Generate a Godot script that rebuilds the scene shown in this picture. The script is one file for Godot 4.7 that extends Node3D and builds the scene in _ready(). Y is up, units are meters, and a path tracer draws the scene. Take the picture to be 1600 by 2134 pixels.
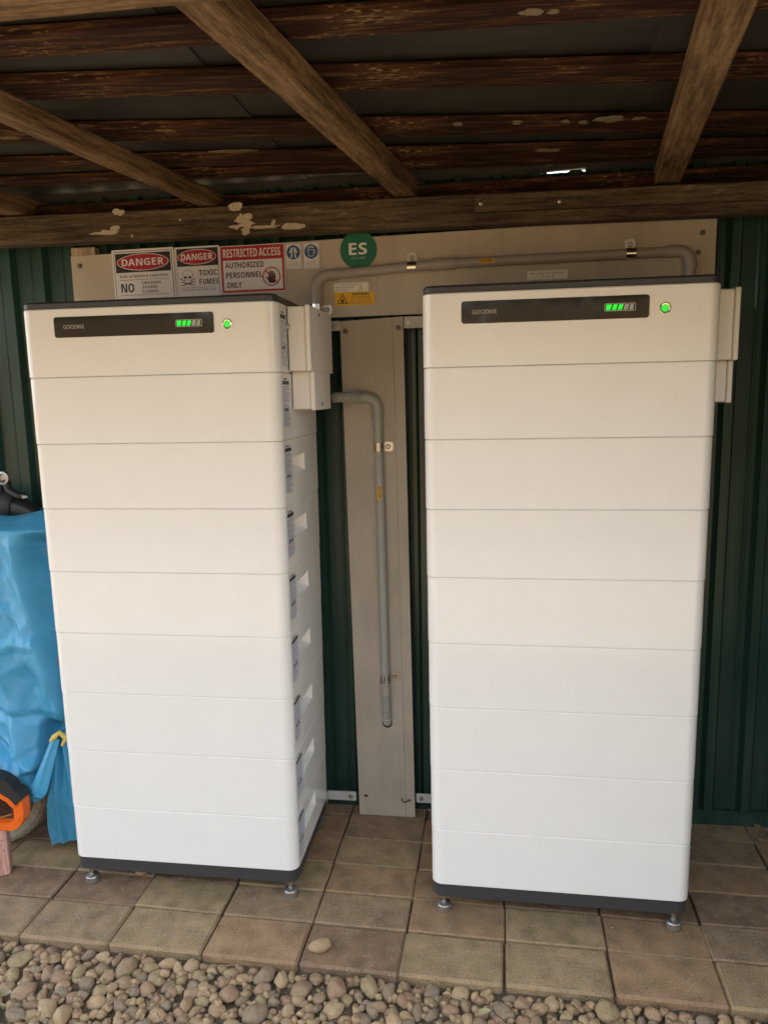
extends Node3D
# Two white stacked battery towers under a low timber lean-to roof.

var rng := RandomNumberGenerator.new()
var M := {}
var taken := {}

# ------------------------------------------------------------------ helpers
func mat(c: Color, rough := 0.8, metal := 0.0) -> StandardMaterial3D:
	var m := StandardMaterial3D.new()
	m.albedo_color = c.linear_to_srgb()
	m.roughness = rough
	m.metallic = metal
	return m

func tri(m: StandardMaterial3D, t: Texture2D, sc: Vector3, nrm: Texture2D = null, ns := 1.0, world := false) -> StandardMaterial3D:
	m.albedo_texture = t
	m.uv1_triplanar = true
	m.uv1_world_triplanar = world
	m.uv1_triplanar_sharpness = 6.0
	m.uv1_scale = sc
	if nrm:
		m.normal_enabled = true
		m.normal_texture = nrm
		m.normal_scale = ns
	return m

func noise_bytes(w: int, h: int, freq: float, oct: int, sd: int, nw := 0, nh := 0, kind := FastNoiseLite.TYPE_SIMPLEX_SMOOTH) -> PackedByteArray:
	var n := FastNoiseLite.new()
	n.seed = sd
	n.noise_type = kind
	n.frequency = freq
	n.fractal_type = FastNoiseLite.FRACTAL_FBM if oct > 1 else FastNoiseLite.FRACTAL_NONE
	n.fractal_octaves = oct
	var a := nw if nw > 0 else w
	var b := nh if nh > 0 else h
	var im := n.get_seamless_image(a, b, false, false, 0.15, true)
	im.convert(Image.FORMAT_L8)
	if a != w or b != h:
		im.resize(w, h, Image.INTERPOLATE_CUBIC)
	return im.get_data()

func paint(w: int, h: int, f: Callable) -> ImageTexture:
	var im := Image.create(w, h, false, Image.FORMAT_RGB8)
	for y in h:
		for x in w:
			var c: Color = f.call(y * w + x)
			im.set_pixel(x, y, c.linear_to_srgb())
	return ImageTexture.create_from_image(im)

func relief(w: int, h: int, data: PackedByteArray, strength: float) -> ImageTexture:
	var im := Image.create_from_data(w, h, false, Image.FORMAT_L8, data)
	im.convert(Image.FORMAT_RGBA8)
	im.bump_map_to_normal_map(strength)
	return ImageTexture.create_from_image(im)

func numbered(s: String) -> String:
	if not taken.has(s):
		taken[s] = 0
		return s
	taken[s] += 1
	return "%s_%03d" % [s, taken[s]]

func thing(called: String, label: String, category: String, at := Vector3.ZERO, turn := 0.0, group := "", kind := "") -> Node3D:
	var o := Node3D.new()
	o.name = numbered(called)
	add_child(o)
	o.position = at
	o.rotation.y = turn
	meta(o, label, category, group, kind)
	return o

func meta(o: Node, label: String, category: String, group := "", kind := "") -> void:
	if label != "": o.set_meta("label", label)
	if category != "": o.set_meta("category", category)
	if group != "": o.set_meta("group", group)
	if kind != "": o.set_meta("kind", kind)

func part(called: String, mesh: Mesh, m: Material, parent: Node, at := Vector3.ZERO, rot := Vector3.ZERO) -> MeshInstance3D:
	var o := MeshInstance3D.new()
	o.mesh = mesh
	o.material_override = m
	o.name = numbered(called) if parent == self else called
	parent.add_child(o, true)
	o.position = at
	o.rotation = rot
	return o

func new_st() -> SurfaceTool:
	var st := SurfaceTool.new()
	st.begin(Mesh.PRIMITIVE_TRIANGLES)
	return st

# flat polygon, turned so that it faces away from centre
func poly(st: SurfaceTool, p: Array, centre: Vector3) -> void:
	var n: Vector3 = (p[1] - p[0]).cross(p[2] - p[0])
	if n.length() < 1e-14 and p.size() > 3: n = (p[2] - p[0]).cross(p[3] - p[0])
	n = n.normalized()
	var mid := Vector3.ZERO
	for q in p: mid += q
	mid /= p.size()
	var q2 := p
	if n.dot(mid - centre) < 0:
		q2 = p.duplicate()
		q2.reverse()
		n = -n
	st.set_normal(n)
	for i in range(1, q2.size() - 1):
		for v in [q2[0], q2[i + 1], q2[i]]:
			st.set_uv(Vector2(v.x, v.y))
			st.add_vertex(v)

# quad a b c d counter-clockwise from outside, one normal for each corner
func quad(st: SurfaceTool, a: Vector3, b: Vector3, c: Vector3, d: Vector3, na: Vector3, nb: Vector3, nc: Vector3, nd: Vector3) -> void:
	var v := [a, d, c, a, c, b]
	var n := [na, nd, nc, na, nc, nb]
	for i in 6:
		st.set_normal(n[i])
		st.set_uv(Vector2(v[i].x, v[i].y))
		st.add_vertex(v[i])

func add_cbox(st: SurfaceTool, size: Vector3, b: float, tr := Transform3D.IDENTITY) -> void:
	var h := size / 2.0
	var P := func(s: Array, ax: int) -> Vector3:
		var v := Vector3(s[0] * (h.x - b), s[1] * (h.y - b), s[2] * (h.z - b))
		v[ax] = s[ax] * h[ax]
		return tr * v
	var ctr := tr.origin
	for ax in 3:
		var u := (ax + 1) % 3
		var w := (ax + 2) % 3
		for s in [-1, 1]:
			var pts := []
			for k in [[-1, -1], [1, -1], [1, 1], [-1, 1]]:
				var sg := [0, 0, 0]
				sg[ax] = s; sg[u] = k[0]; sg[w] = k[1]
				pts.append(P.call(sg, ax))
			poly(st, pts, ctr)
		if b > 0.0:
			for s1 in [-1, 1]:
				for s2 in [-1, 1]:
					var a1 := [0, 0, 0]
					a1[ax] = -1; a1[u] = s1; a1[w] = s2
					var a2 := a1.duplicate()
					a2[ax] = 1
					poly(st, [P.call(a1, u), P.call(a2, u), P.call(a2, w), P.call(a1, w)], ctr)
	if b > 0.0:
		for sx in [-1, 1]:
			for sy in [-1, 1]:
				for sz in [-1, 1]:
					var c := [sx, sy, sz]
					poly(st, [P.call(c, 0), P.call(c, 1), P.call(c, 2)], ctr)

var box_cache := {}
func cbox(size: Vector3, b := 0.001) -> ArrayMesh:
	var key := [size, b]
	if not box_cache.has(key):
		var st := new_st()
		add_cbox(st, size, b)
		box_cache[key] = st.commit()
	return box_cache[key]

func add_tube(st: SurfaceTool, path: Array, radii, seg := 14, caps := true) -> void:
	var n := path.size()
	var t0: Vector3 = (path[1] - path[0]).normalized()
	var u := t0.cross(Vector3(0.31, 0.17, 0.93)).normalized()
	var rings := []
	var tang := []
	var rr := []
	for i in n:
		var t: Vector3 = (path[mini(i + 1, n - 1)] - path[maxi(i - 1, 0)]).normalized()
		u = (u - t * u.dot(t)).normalized()
		var w := t.cross(u)
		var r: float = radii[i] if radii is Array else radii
		rr.append(r)
		tang.append(t)
		var ring := []
		for k in seg:
			var a := TAU * k / seg
			ring.append(u * cos(a) + w * sin(a))
		rings.append(ring)
	for i in n - 1:
		var ds: float = maxf((path[i + 1] - path[i]).length(), 1e-6)
		var sl: float = (rr[i + 1] - rr[i]) / ds
		for k in seg:
			var k2 := (k + 1) % seg
			var n1: Vector3 = (rings[i][k] - tang[i] * sl).normalized()
			var n2: Vector3 = (rings[i][k2] - tang[i] * sl).normalized()
			var n3: Vector3 = (rings[i + 1][k2] - tang[i + 1] * sl).normalized()
			var n4: Vector3 = (rings[i + 1][k] - tang[i + 1] * sl).normalized()
			quad(st, path[i] + rings[i][k] * rr[i], path[i] + rings[i][k2] * rr[i], path[i + 1] + rings[i + 1][k2] * rr[i + 1], path[i + 1] + rings[i + 1][k] * rr[i + 1], n1, n2, n3, n4)
	if caps:
		for e in [0, n - 1]:
			var pts := []
			for k in seg: pts.append(path[e] + rings[e][k] * rr[e])
			poly(st, pts, path[e] + tang[e] * (1.0 if e == 0 else -1.0))

func tube(path: Array, radii, seg := 14) -> ArrayMesh:
	var st := new_st()
	add_tube(st, path, radii, seg)
	return st.commit()

func lathe(profile: Array, seg := 20) -> ArrayMesh:   # [radius, y] upwards
	var st := new_st()
	for i in profile.size() - 1:
		var a: Array = profile[i]
		var b: Array = profile[i + 1]
		var dr: float = b[0] - a[0]
		var dy: float = b[1] - a[1]
		for k in seg:
			var p := Vector3(cos(TAU * k / seg), 0, sin(TAU * k / seg))
			var q := Vector3(cos(TAU * (k + 1) / seg), 0, sin(TAU * (k + 1) / seg))
			var n1 := (p * dy - Vector3.UP * dr).normalized()
			var n2 := (q * dy - Vector3.UP * dr).normalized()
			var up1: Vector3 = Vector3.UP * float(a[1])
			var up2: Vector3 = Vector3.UP * float(b[1])
			quad(st, q * a[0] + up1, p * a[0] + up1, p * b[0] + up2, q * b[0] + up2, n2, n1, n1, n2)
	return st.commit()

# polygon in x, y pushed out along z from 0 to depth; uv over its box
func plate(pts: PackedVector2Array, depth: float) -> ArrayMesh:
	var st := new_st()
	var lo := pts[0]
	var hi := pts[0]
	for p in pts:
		lo = lo.min(p); hi = hi.max(p)
	var sz := hi - lo
	var uv := func(p: Vector2) -> Vector2: return Vector2((p.x - lo.x) / sz.x, 1.0 - (p.y - lo.y) / sz.y)
	var ids := Geometry2D.triangulate_polygon(pts)
	for i in range(0, ids.size(), 3):
		var a := pts[ids[i]]
		var b := pts[ids[i + 1]]
		var c := pts[ids[i + 2]]
		if (b - a).cross(c - a) < 0:
			var t := b
			b = c; c = t
		st.set_normal(Vector3(0, 0, 1))
		for q in [a, c, b]:
			st.set_uv(uv.call(q)); st.add_vertex(Vector3(q.x, q.y, depth))
		st.set_normal(Vector3(0, 0, -1))
		for q in [a, b, c]:
			st.set_uv(uv.call(q)); st.add_vertex(Vector3(q.x, q.y, 0))
	var ccw := not Geometry2D.is_polygon_clockwise(pts)
	for i in pts.size():
		var a := pts[i]
		var b := pts[(i + 1) % pts.size()]
		if not ccw:
			var t := a
			a = b; b = t
		var d2 := (b - a).normalized()
		var n := Vector3(d2.y, -d2.x, 0)
		quad(st, Vector3(a.x, a.y, 0), Vector3(b.x, b.y, 0), Vector3(b.x, b.y, depth), Vector3(a.x, a.y, depth), n, n, n, n)
	return st.commit()

func rect(w: float, h: float, r := 0.0, seg := 5) -> PackedVector2Array:
	var o := PackedVector2Array()
	if r <= 0.0:
		return PackedVector2Array([Vector2(-w / 2, -h / 2), Vector2(w / 2, -h / 2), Vector2(w / 2, h / 2), Vector2(-w / 2, h / 2)])
	for c in [[1, -1, -PI / 2], [1, 1, 0.0], [-1, 1, PI / 2], [-1, -1, PI]]:
		for k in seg + 1:
			var a: float = c[2] + PI / 2 * k / seg
			o.append(Vector2(c[0] * (w / 2 - r) + cos(a) * r, c[1] * (h / 2 - r) + sin(a) * r))
	return o

func oval(rx: float, ry: float, seg := 36) -> PackedVector2Array:
	var o := PackedVector2Array()
	for k in seg: o.append(Vector2(cos(TAU * k / seg) * rx, sin(TAU * k / seg) * ry))
	return o

func stroke(a: Vector2, b: Vector2, w: float) -> PackedVector2Array:
	var n := (b - a).orthogonal().normalized() * w / 2
	return PackedVector2Array([a - n, b - n, b + n, a + n])

func ring_mesh(rx: float, ry: float, w: float, depth: float, seg := 36) -> ArrayMesh:
	var st := new_st()
	for k in seg:
		var a := Vector2(cos(TAU * k / seg), sin(TAU * k / seg))
		var b := Vector2(cos(TAU * (k + 1) / seg), sin(TAU * (k + 1) / seg))
		var R := Vector2(rx, ry)
		var r := R - Vector2(w, w)
		var p := [a * r, a * R, b * R, b * r]
		var q := []
		for v in p: q.append(Vector3(v.x, v.y, depth))
		poly(st, q, Vector3((q[0].x + q[2].x) / 2, (q[0].y + q[2].y) / 2, -1))
	return st.commit()

var font_bold: Font
var font_plain: Font
func lettering(s: String, c: Vector2, w: float, h: float, z: float, m: Material, parent: Node, bold := true, turn := 0.0) -> void:
	var t := TextMesh.new()
	t.text = s
	t.font = font_bold if bold else font_plain
	t.font_size = 32
	t.pixel_size = 0.01
	t.depth = 0.0
	t.curve_step = 2.0
	var bb := t.get_aabb()
	var o := part("lettering", t, m, parent)
	var sx := w / maxf(bb.size.x, 0.001)
	var sy := h / maxf(bb.size.y, 0.001)
	o.rotation.z = turn
	o.scale = Vector3(sx, sy, 1)
	var mid := Vector2((bb.position.x + bb.size.x / 2) * sx, (bb.position.y + bb.size.y / 2) * sy).rotated(turn)
	o.position = Vector3(c.x - mid.x, c.y - mid.y, z)

func flat(called: String, pts: PackedVector2Array, z: float, m: Material, parent: Node, at := Vector2.ZERO, depth := 0.0004) -> MeshInstance3D:
	return part(called, plate(pts, depth), m, parent, Vector3(at.x, at.y, z))

# ------------------------------------------------------------------ build
func _ready() -> void:
	rng.seed = 7
	view_and_light()
	materials()
	ground_and_paving()
	walls()
	roof()
	backing_boards()
	towers()
	signs()
	conduits()
	brackets()
	covered_machine()
	small_things()
	pebbles()
	surroundings()

func view_and_light() -> void:
	var cam := Camera3D.new()
	cam.name = "camera"
	add_child(cam)
	cam.position = Vector3(0.7373, 1.2415, 2.0627)
	cam.basis = Basis(Vector3.UP, 0.1372) * Basis(Vector3.RIGHT, -0.1572) * Basis(Vector3.BACK, -0.021)
	cam.fov = 69.2
	cam.near = 0.05
	cam.far = 400.0
	cam.current = true
	var sky_m := ProceduralSkyMaterial.new()
	sky_m.sky_top_color = Color(0.79, 0.86, 0.94)
	sky_m.sky_horizon_color = Color(0.92, 0.94, 0.95)
	sky_m.sky_curve = 0.25
	sky_m.ground_bottom_color = Color(0.35, 0.3, 0.24)
	sky_m.ground_horizon_color = Color(0.6, 0.58, 0.52)
	sky_m.sky_energy_multiplier = 1.0
	var sky := Sky.new()
	sky.sky_material = sky_m
	var env := Environment.new()
	env.background_mode = Environment.BG_SKY
	env.sky = sky
	env.tonemap_mode = Environment.TONE_MAPPER_LINEAR
	env.tonemap_exposure = 4.4
	env.sdfgi_enabled = true
	env.ssao_enabled = true
	env.ssil_enabled = true
	var we := WorldEnvironment.new()
	we.name = "world_environment"
	we.environment = env
	add_child(we)
	var sun := DirectionalLight3D.new()
	sun.name = "sun"
	add_child(sun)
	sun.look_at_from_position(Vector3.ZERO, Vector3(0.30, -1.0, 0.45), Vector3.RIGHT)
	sun.light_energy = 0.9
	sun.light_angular_distance = 0.5
	sun.light_color = Color(1.0, 0.94, 0.82)
	sun.shadow_enabled = true

func lerp_ramp(stops: Array, t: float) -> Color:
	for i in stops.size() - 1:
		if t <= stops[i + 1][0]:
			var k: float = clampf((t - stops[i][0]) / maxf(stops[i + 1][0] - stops[i][0], 1e-4), 0, 1)
			return (stops[i][1] as Color).lerp(stops[i + 1][1], k)
	return stops[-1][1]

func wood(w: int, h: int, sd: int, stops: Array, fleck: Color, fleck_at: float, rough := 0.85, sc := Vector3(0.9, 3.2, 3.2)) -> StandardMaterial3D:
	var g1 := noise_bytes(w, h, 0.085, 4, sd, w / 12, h)
	var g2 := noise_bytes(w, h, 0.012, 3, sd + 1, w / 4, h)
	var g3 := noise_bytes(w, h, 0.20, 3, sd + 2, w / 5, h)
	var tx := paint(w, h, func(i: int) -> Color:
		var a := g1[i] / 255.0
		var b := g2[i] / 255.0
		var c := lerp_ramp(stops, clampf(a * 0.7 + b * 0.45 - 0.07, 0, 1))
		var f := g3[i] / 255.0 * 0.6 + b * 0.4
		c = c.lerp(fleck, smoothstep(fleck_at, fleck_at + 0.1, f))
		return c * (0.70 + 0.60 * g3[i] / 255.0))
	var m := mat(Color.WHITE, rough)
	m.metallic_specular = 0.3
	return tri(m, tx, sc, relief(w, h, g1, 3.0), 0.7)

func materials() -> void:
	font_bold = SystemFont.new()
	font_bold.font_names = PackedStringArray(["Droid Sans"])
	font_bold.font_weight = 700
	font_plain = SystemFont.new()
	font_plain.font_names = PackedStringArray(["Droid Sans"])
	# painted steel of the towers
	M.white = mat(Color(0.80, 0.79, 0.765), 0.11)
	M.white.metallic_specular = 0.5
	var d1 := noise_bytes(512, 512, 0.30, 2, 11)
	var d2 := noise_bytes(512, 512, 0.012, 4, 12)
	tri(M.white, paint(512, 512, func(i: int) -> Color:
		var k := 1.0 - 0.05 * smoothstep(0.62, 0.9, d1[i] / 255.0) * d2[i] / 255.0 * 2.0 - 0.02 * d2[i] / 255.0
		return Color(k, k * 0.998, k * 0.992)), Vector3(1.3, 1.3, 1.3), null, 1.0, true)
	M.white_satin = mat(Color(0.77, 0.755, 0.73), 0.38)
	M.charcoal = mat(Color(0.040, 0.041, 0.046), 0.42)
	M.gloss_black = mat(Color(0.008, 0.008, 0.009), 0.06)
	M.gap = mat(Color(0.02, 0.02, 0.02), 0.9)
	M.chrome = mat(Color(0.62, 0.60, 0.57), 0.18, 1.0)
	M.zinc = mat(Color(0.60, 0.59, 0.56), 0.34, 1.0)
	M.steel = mat(Color(0.45, 0.44, 0.42), 0.4, 0.9)
	M.bracket = mat(Color(0.52, 0.53, 0.52), 0.4)
	M.rust = mat(Color(0.07, 0.03, 0.018), 0.8)
	M.green_led = mat(Color(0.02, 0.5, 0.08), 0.4)
	M.green_led.emission_enabled = true
	M.green_led.emission = Color(0.05, 1.0, 0.18)
	M.green_led.emission_energy_multiplier = 0.15
	M.dim_led = mat(Color(0.42, 0.42, 0.40), 0.4)
	M.grey_print = mat(Color(0.45, 0.44, 0.42), 0.5)
	# print colours
	M.paper = mat(Color(0.76, 0.755, 0.80), 0.45)
	M.ink = mat(Color(0.014, 0.013, 0.014), 0.5)
	M.ink_grey = mat(Color(0.10, 0.10, 0.11), 0.5)
	M.red = mat(Color(0.40, 0.012, 0.030), 0.45)
	M.blue = mat(Color(0.012, 0.10, 0.25), 0.45)
	M.es_green = mat(Color(0.004, 0.150, 0.085), 0.45)
	M.yellow = mat(Color(0.76, 0.42, 0.012), 0.5)
	M.cream = mat(Color(0.76, 0.74, 0.66), 0.5)
	M.conduit = mat(Color(0.35, 0.315, 0.285), 0.42)
	M.conduit_grey = mat(Color(0.37, 0.365, 0.335), 0.42)
	M.dark_screw = mat(Color(0.16, 0.14, 0.12), 0.45, 0.8)
	# boards
	var b1 := noise_bytes(512, 512, 0.006, 4, 31)
	var b2 := noise_bytes(512, 512, 0.09, 3, 32)
	var b3 := noise_bytes(512, 512, 0.03, 3, 33, 512, 64)
	var bt := paint(512, 512, func(i: int) -> Color:
		var k := 0.80 + 0.22 * b1[i] / 255.0 + 0.07 * b2[i] / 255.0 + 0.08 * b3[i] / 255.0
		return Color(0.475 * k, 0.42 * k, 0.345 * k))
	M.board = tri(mat(Color.WHITE, 0.62), bt, Vector3(1.6, 1.6, 1.6))
	# timbers
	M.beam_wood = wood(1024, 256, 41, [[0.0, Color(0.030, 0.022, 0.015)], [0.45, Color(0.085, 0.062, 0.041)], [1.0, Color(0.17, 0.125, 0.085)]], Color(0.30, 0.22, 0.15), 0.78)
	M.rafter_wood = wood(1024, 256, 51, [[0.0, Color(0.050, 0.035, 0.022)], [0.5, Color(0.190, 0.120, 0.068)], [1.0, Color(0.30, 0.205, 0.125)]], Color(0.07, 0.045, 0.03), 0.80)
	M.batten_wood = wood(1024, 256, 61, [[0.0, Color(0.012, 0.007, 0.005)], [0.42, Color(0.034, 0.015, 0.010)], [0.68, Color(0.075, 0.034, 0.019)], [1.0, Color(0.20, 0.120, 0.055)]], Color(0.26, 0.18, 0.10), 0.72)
	M.fence_wood = wood(512, 256, 75, [[0.0, Color(0.16, 0.098, 0.05)], [0.5, Color(0.28, 0.185, 0.098)], [1.0, Color(0.36, 0.245, 0.14)]], Color(0.15, 0.09, 0.045), 0.85)
	M.pale_wood = wood(512, 256, 71, [[0.0, Color(0.30, 0.22, 0.15)], [0.5, Color(0.44, 0.34, 0.24)], [1.0, Color(0.52, 0.43, 0.32)]], Color(0.24, 0.16, 0.10), 0.85)
	M.pink_wood = wood(512, 256, 81, [[0.0, Color(0.36, 0.17, 0.13)], [0.5, Color(0.48, 0.26, 0.21)], [1.0, Color(0.58, 0.35, 0.28)]], Color(0.30, 0.14, 0.10), 0.85)
	M.flake = tri(mat(Color(1.0, 0.98, 0.95), 0.7), bt, Vector3(9, 9, 9))
	M.grey_flake = tri(mat(Color(0.50, 0.46, 0.38), 0.8), bt, Vector3(9, 9, 9))
	# roof sheeting
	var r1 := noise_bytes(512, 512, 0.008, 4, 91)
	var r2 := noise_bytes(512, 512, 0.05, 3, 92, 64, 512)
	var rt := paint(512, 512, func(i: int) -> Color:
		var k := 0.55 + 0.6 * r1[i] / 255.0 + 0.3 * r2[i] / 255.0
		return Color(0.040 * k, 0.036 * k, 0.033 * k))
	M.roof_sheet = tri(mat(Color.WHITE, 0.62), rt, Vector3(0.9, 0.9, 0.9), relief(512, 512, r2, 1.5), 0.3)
	# green wall sheeting
	var w2 := noise_bytes(512, 512, 0.05, 3, 95, 512, 32)
	var wt := paint(512, 512, func(i: int) -> Color:
		var k := 0.75 + 0.35 * r1[i] / 255.0 + 0.2 * w2[i] / 255.0
		return Color(0.016 * k + 0.010 * w2[i] / 255.0, 0.052 * k + 0.010 * w2[i] / 255.0, 0.041 * k + 0.009 * w2[i] / 255.0))
	M.green_wall = tri(mat(Color.WHITE, 0.27), wt, Vector3(0.8, 0.8, 0.8))
	# pavers
	var p1 := noise_bytes(512, 512, 0.010, 4, 101)
	var p2 := noise_bytes(512, 512, 0.16, 3, 102)
	var p3 := noise_bytes(512, 512, 0.42, 2, 103)
	var p4 := noise_bytes(512, 512, 0.020, 3, 104)
	var pn := relief(512, 512, p2, 2.5)
	var tones := [Color(0.275, 0.165, 0.085), Color(0.205, 0.122, 0.068), Color(0.275, 0.185, 0.094), Color(0.245, 0.158, 0.086)]
	M.paver = []
	for v in 4:
		var tone: Color = tones[v]
		var off := v * 0.05
		var tx := paint(512, 512, func(i: int) -> Color:
			var sp := p2[i] / 255.0 * 0.75 + p3[i] / 255.0 * 0.25
			var big := p1[i] / 255.0
			var k := 0.24 + 0.85 * sp + 0.66 * big
			var c := Color(tone.r * k, tone.g * k, tone.b * k)
			c = c.lerp(Color(0.36, 0.27, 0.19), smoothstep(0.62 - off, 0.8 - off, p4[i] / 255.0) * smoothstep(0.40, 0.75, sp) * 0.75)
			c = c.lerp(Color(0.075, 0.06, 0.035), smoothstep(0.60, 0.85, 1.0 - p4[i] / 255.0) * smoothstep(0.5, 0.75, 1.0 - sp) * 0.7)
			return c)
		var m := tri(mat(Color.WHITE, 0.8), tx, Vector3(2.3, 2.3, 2.3), pn, 0.4, true)
		m.uv1_offset = Vector3(0.13 * v, 0.2 * v, 0.31 * v)
		M.paver.append(m)
	# soil and stones
	var s1 := noise_bytes(512, 512, 0.02, 5, 111)
	var s2 := noise_bytes(512, 512, 0.2, 3, 112)
	var soil_t := paint(512, 512, func(i: int) -> Color:
		var k := 0.5 + 0.7 * s1[i] / 255.0 + 0.5 * s2[i] / 255.0
		return Color(0.110 * k, 0.074 * k, 0.043 * k))
	M.soil = tri(mat(Color.WHITE, 0.95), soil_t, Vector3(2.2, 2.2, 2.2), relief(512, 512, s2, 8.0), 1.0, true)
	var ground_t := paint(512, 512, func(i: int) -> Color:
		var k := 0.6 + 0.5 * s1[i] / 255.0 + 0.35 * s2[i] / 255.0
		return Color(0.300 * k, 0.215 * k, 0.118 * k))
	M.ground = tri(mat(Color.WHITE, 0.95), ground_t, Vector3(0.7, 0.7, 0.7), null, 1.0, true)
	M.stone = []
	M.small_stone = []
	var st_t := paint(512, 512, func(i: int) -> Color:
		var k := 0.42 + 0.42 * p2[i] / 255.0 + 0.16 * p3[i] / 255.0 + 0.62 * p1[i] / 255.0 * p1[i] / 255.0 + 0.12 * p4[i] / 255.0
		var v := p4[i] / 255.0
		return Color(k, k * (0.97 + 0.05 * v), k * (0.92 + 0.12 * v)))
	var st_n := relief(512, 512, p2, 2.5)
	for c in [Color(0.335, 0.212, 0.118), Color(0.275, 0.182, 0.102), Color(0.385, 0.260, 0.142), Color(0.300, 0.180, 0.105), Color(0.250, 0.175, 0.110), Color(0.410, 0.262, 0.142), Color(0.315, 0.220, 0.112)]:
		M.stone.append(tri(mat(c, 0.72), st_t, Vector3(0.32, 0.32, 0.32), st_n, 0.5))
		M.small_stone.append(tri(mat(c, 0.72), st_t, Vector3(13, 13, 13), st_n, 0.4))
	# tarpaulin
	var t1 := noise_bytes(512, 512, 0.012, 4, 121)
	var t2 := noise_bytes(512, 512, 0.02, 3, 122, 512, 96)
	var tt := paint(512, 512, func(i: int) -> Color:
		var k := 0.86 + 0.2 * t1[i] / 255.0 + 0.08 * t2[i] / 255.0
		return Color(0.050 * k + 0.02 * t2[i] / 255.0, 0.310 * k, 0.52 * k))
	M.tarp = tri(mat(Color.WHITE, 0.42), tt, Vector3(1.5, 1.5, 1.5), relief(512, 512, t1, 4.0), 0.6, true)
	M.tarp.cull_mode = BaseMaterial3D.CULL_DISABLED
	M.tarp.backlight_enabled = true
	M.tarp.backlight = Color(0.03, 0.16, 0.28)
	M.orange = mat(Color(0.75, 0.13, 0.012), 0.36)
	M.rubber = mat(Color(0.018, 0.018, 0.018), 0.6)
	M.plastic_black = mat(Color(0.014, 0.015, 0.017), 0.38)
	M.tyre = tri(mat(Color(0.30, 0.265, 0.20), 0.85), st_t, Vector3(9, 9, 9))
	M.rim = mat(Color(0.03, 0.028, 0.028), 0.55)
	M.red_paint = mat(Color(0.33, 0.028, 0.014), 0.45)
	M.yellow_cloth = mat(Color(0.62, 0.47, 0.10), 0.8)
	M.leaf = [mat(Color(0.25, 0.17, 0.085), 0.8), mat(Color(0.17, 0.095, 0.05), 0.8), mat(Color(0.36, 0.30, 0.16), 0.8)]
	for m in M.leaf: m.cull_mode = BaseMaterial3D.CULL_DISABLED
	M.twig = mat(Color(0.20, 0.145, 0.085), 0.85)
	# data label print
	var lw := 96
	var lh := 192
	var li := Image.create(lw, lh, false, Image.FORMAT_RGB8)
	li.fill(Color(0.80, 0.80, 0.83))
	li.fill_rect(Rect2i(20, 4, 44, 5), Color(0.25, 0.25, 0.27))
	li.fill_rect(Rect2i(6, 14, 84, 14), Color(0.08, 0.08, 0.09))
	var r := RandomNumberGenerator.new()
	r.seed = 5
	for row in 26:
		var y := 34 + row * 6
		if y > 184: break
		var x := 8
		while x < 84:
			var l := r.randi_range(3, 14)
			if row == 15 and x > 20 and x < 60:
				li.fill_rect(Rect2i(x, y - 3, 22, 9), Color(0.12, 0.12, 0.13))
				x += 26
				continue
			li.fill_rect(Rect2i(x, y, mini(l, 86 - x), 3), Color(0.45, 0.45, 0.55))
			x += l + r.randi_range(2, 6)
			if x > 44 and x < 50: x = 52
			if row % 4 == 3 and x > 50: break
	M.data_label = mat(Color.WHITE, 0.5)
	M.data_label.albedo_texture = ImageTexture.create_from_image(li)

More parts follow.
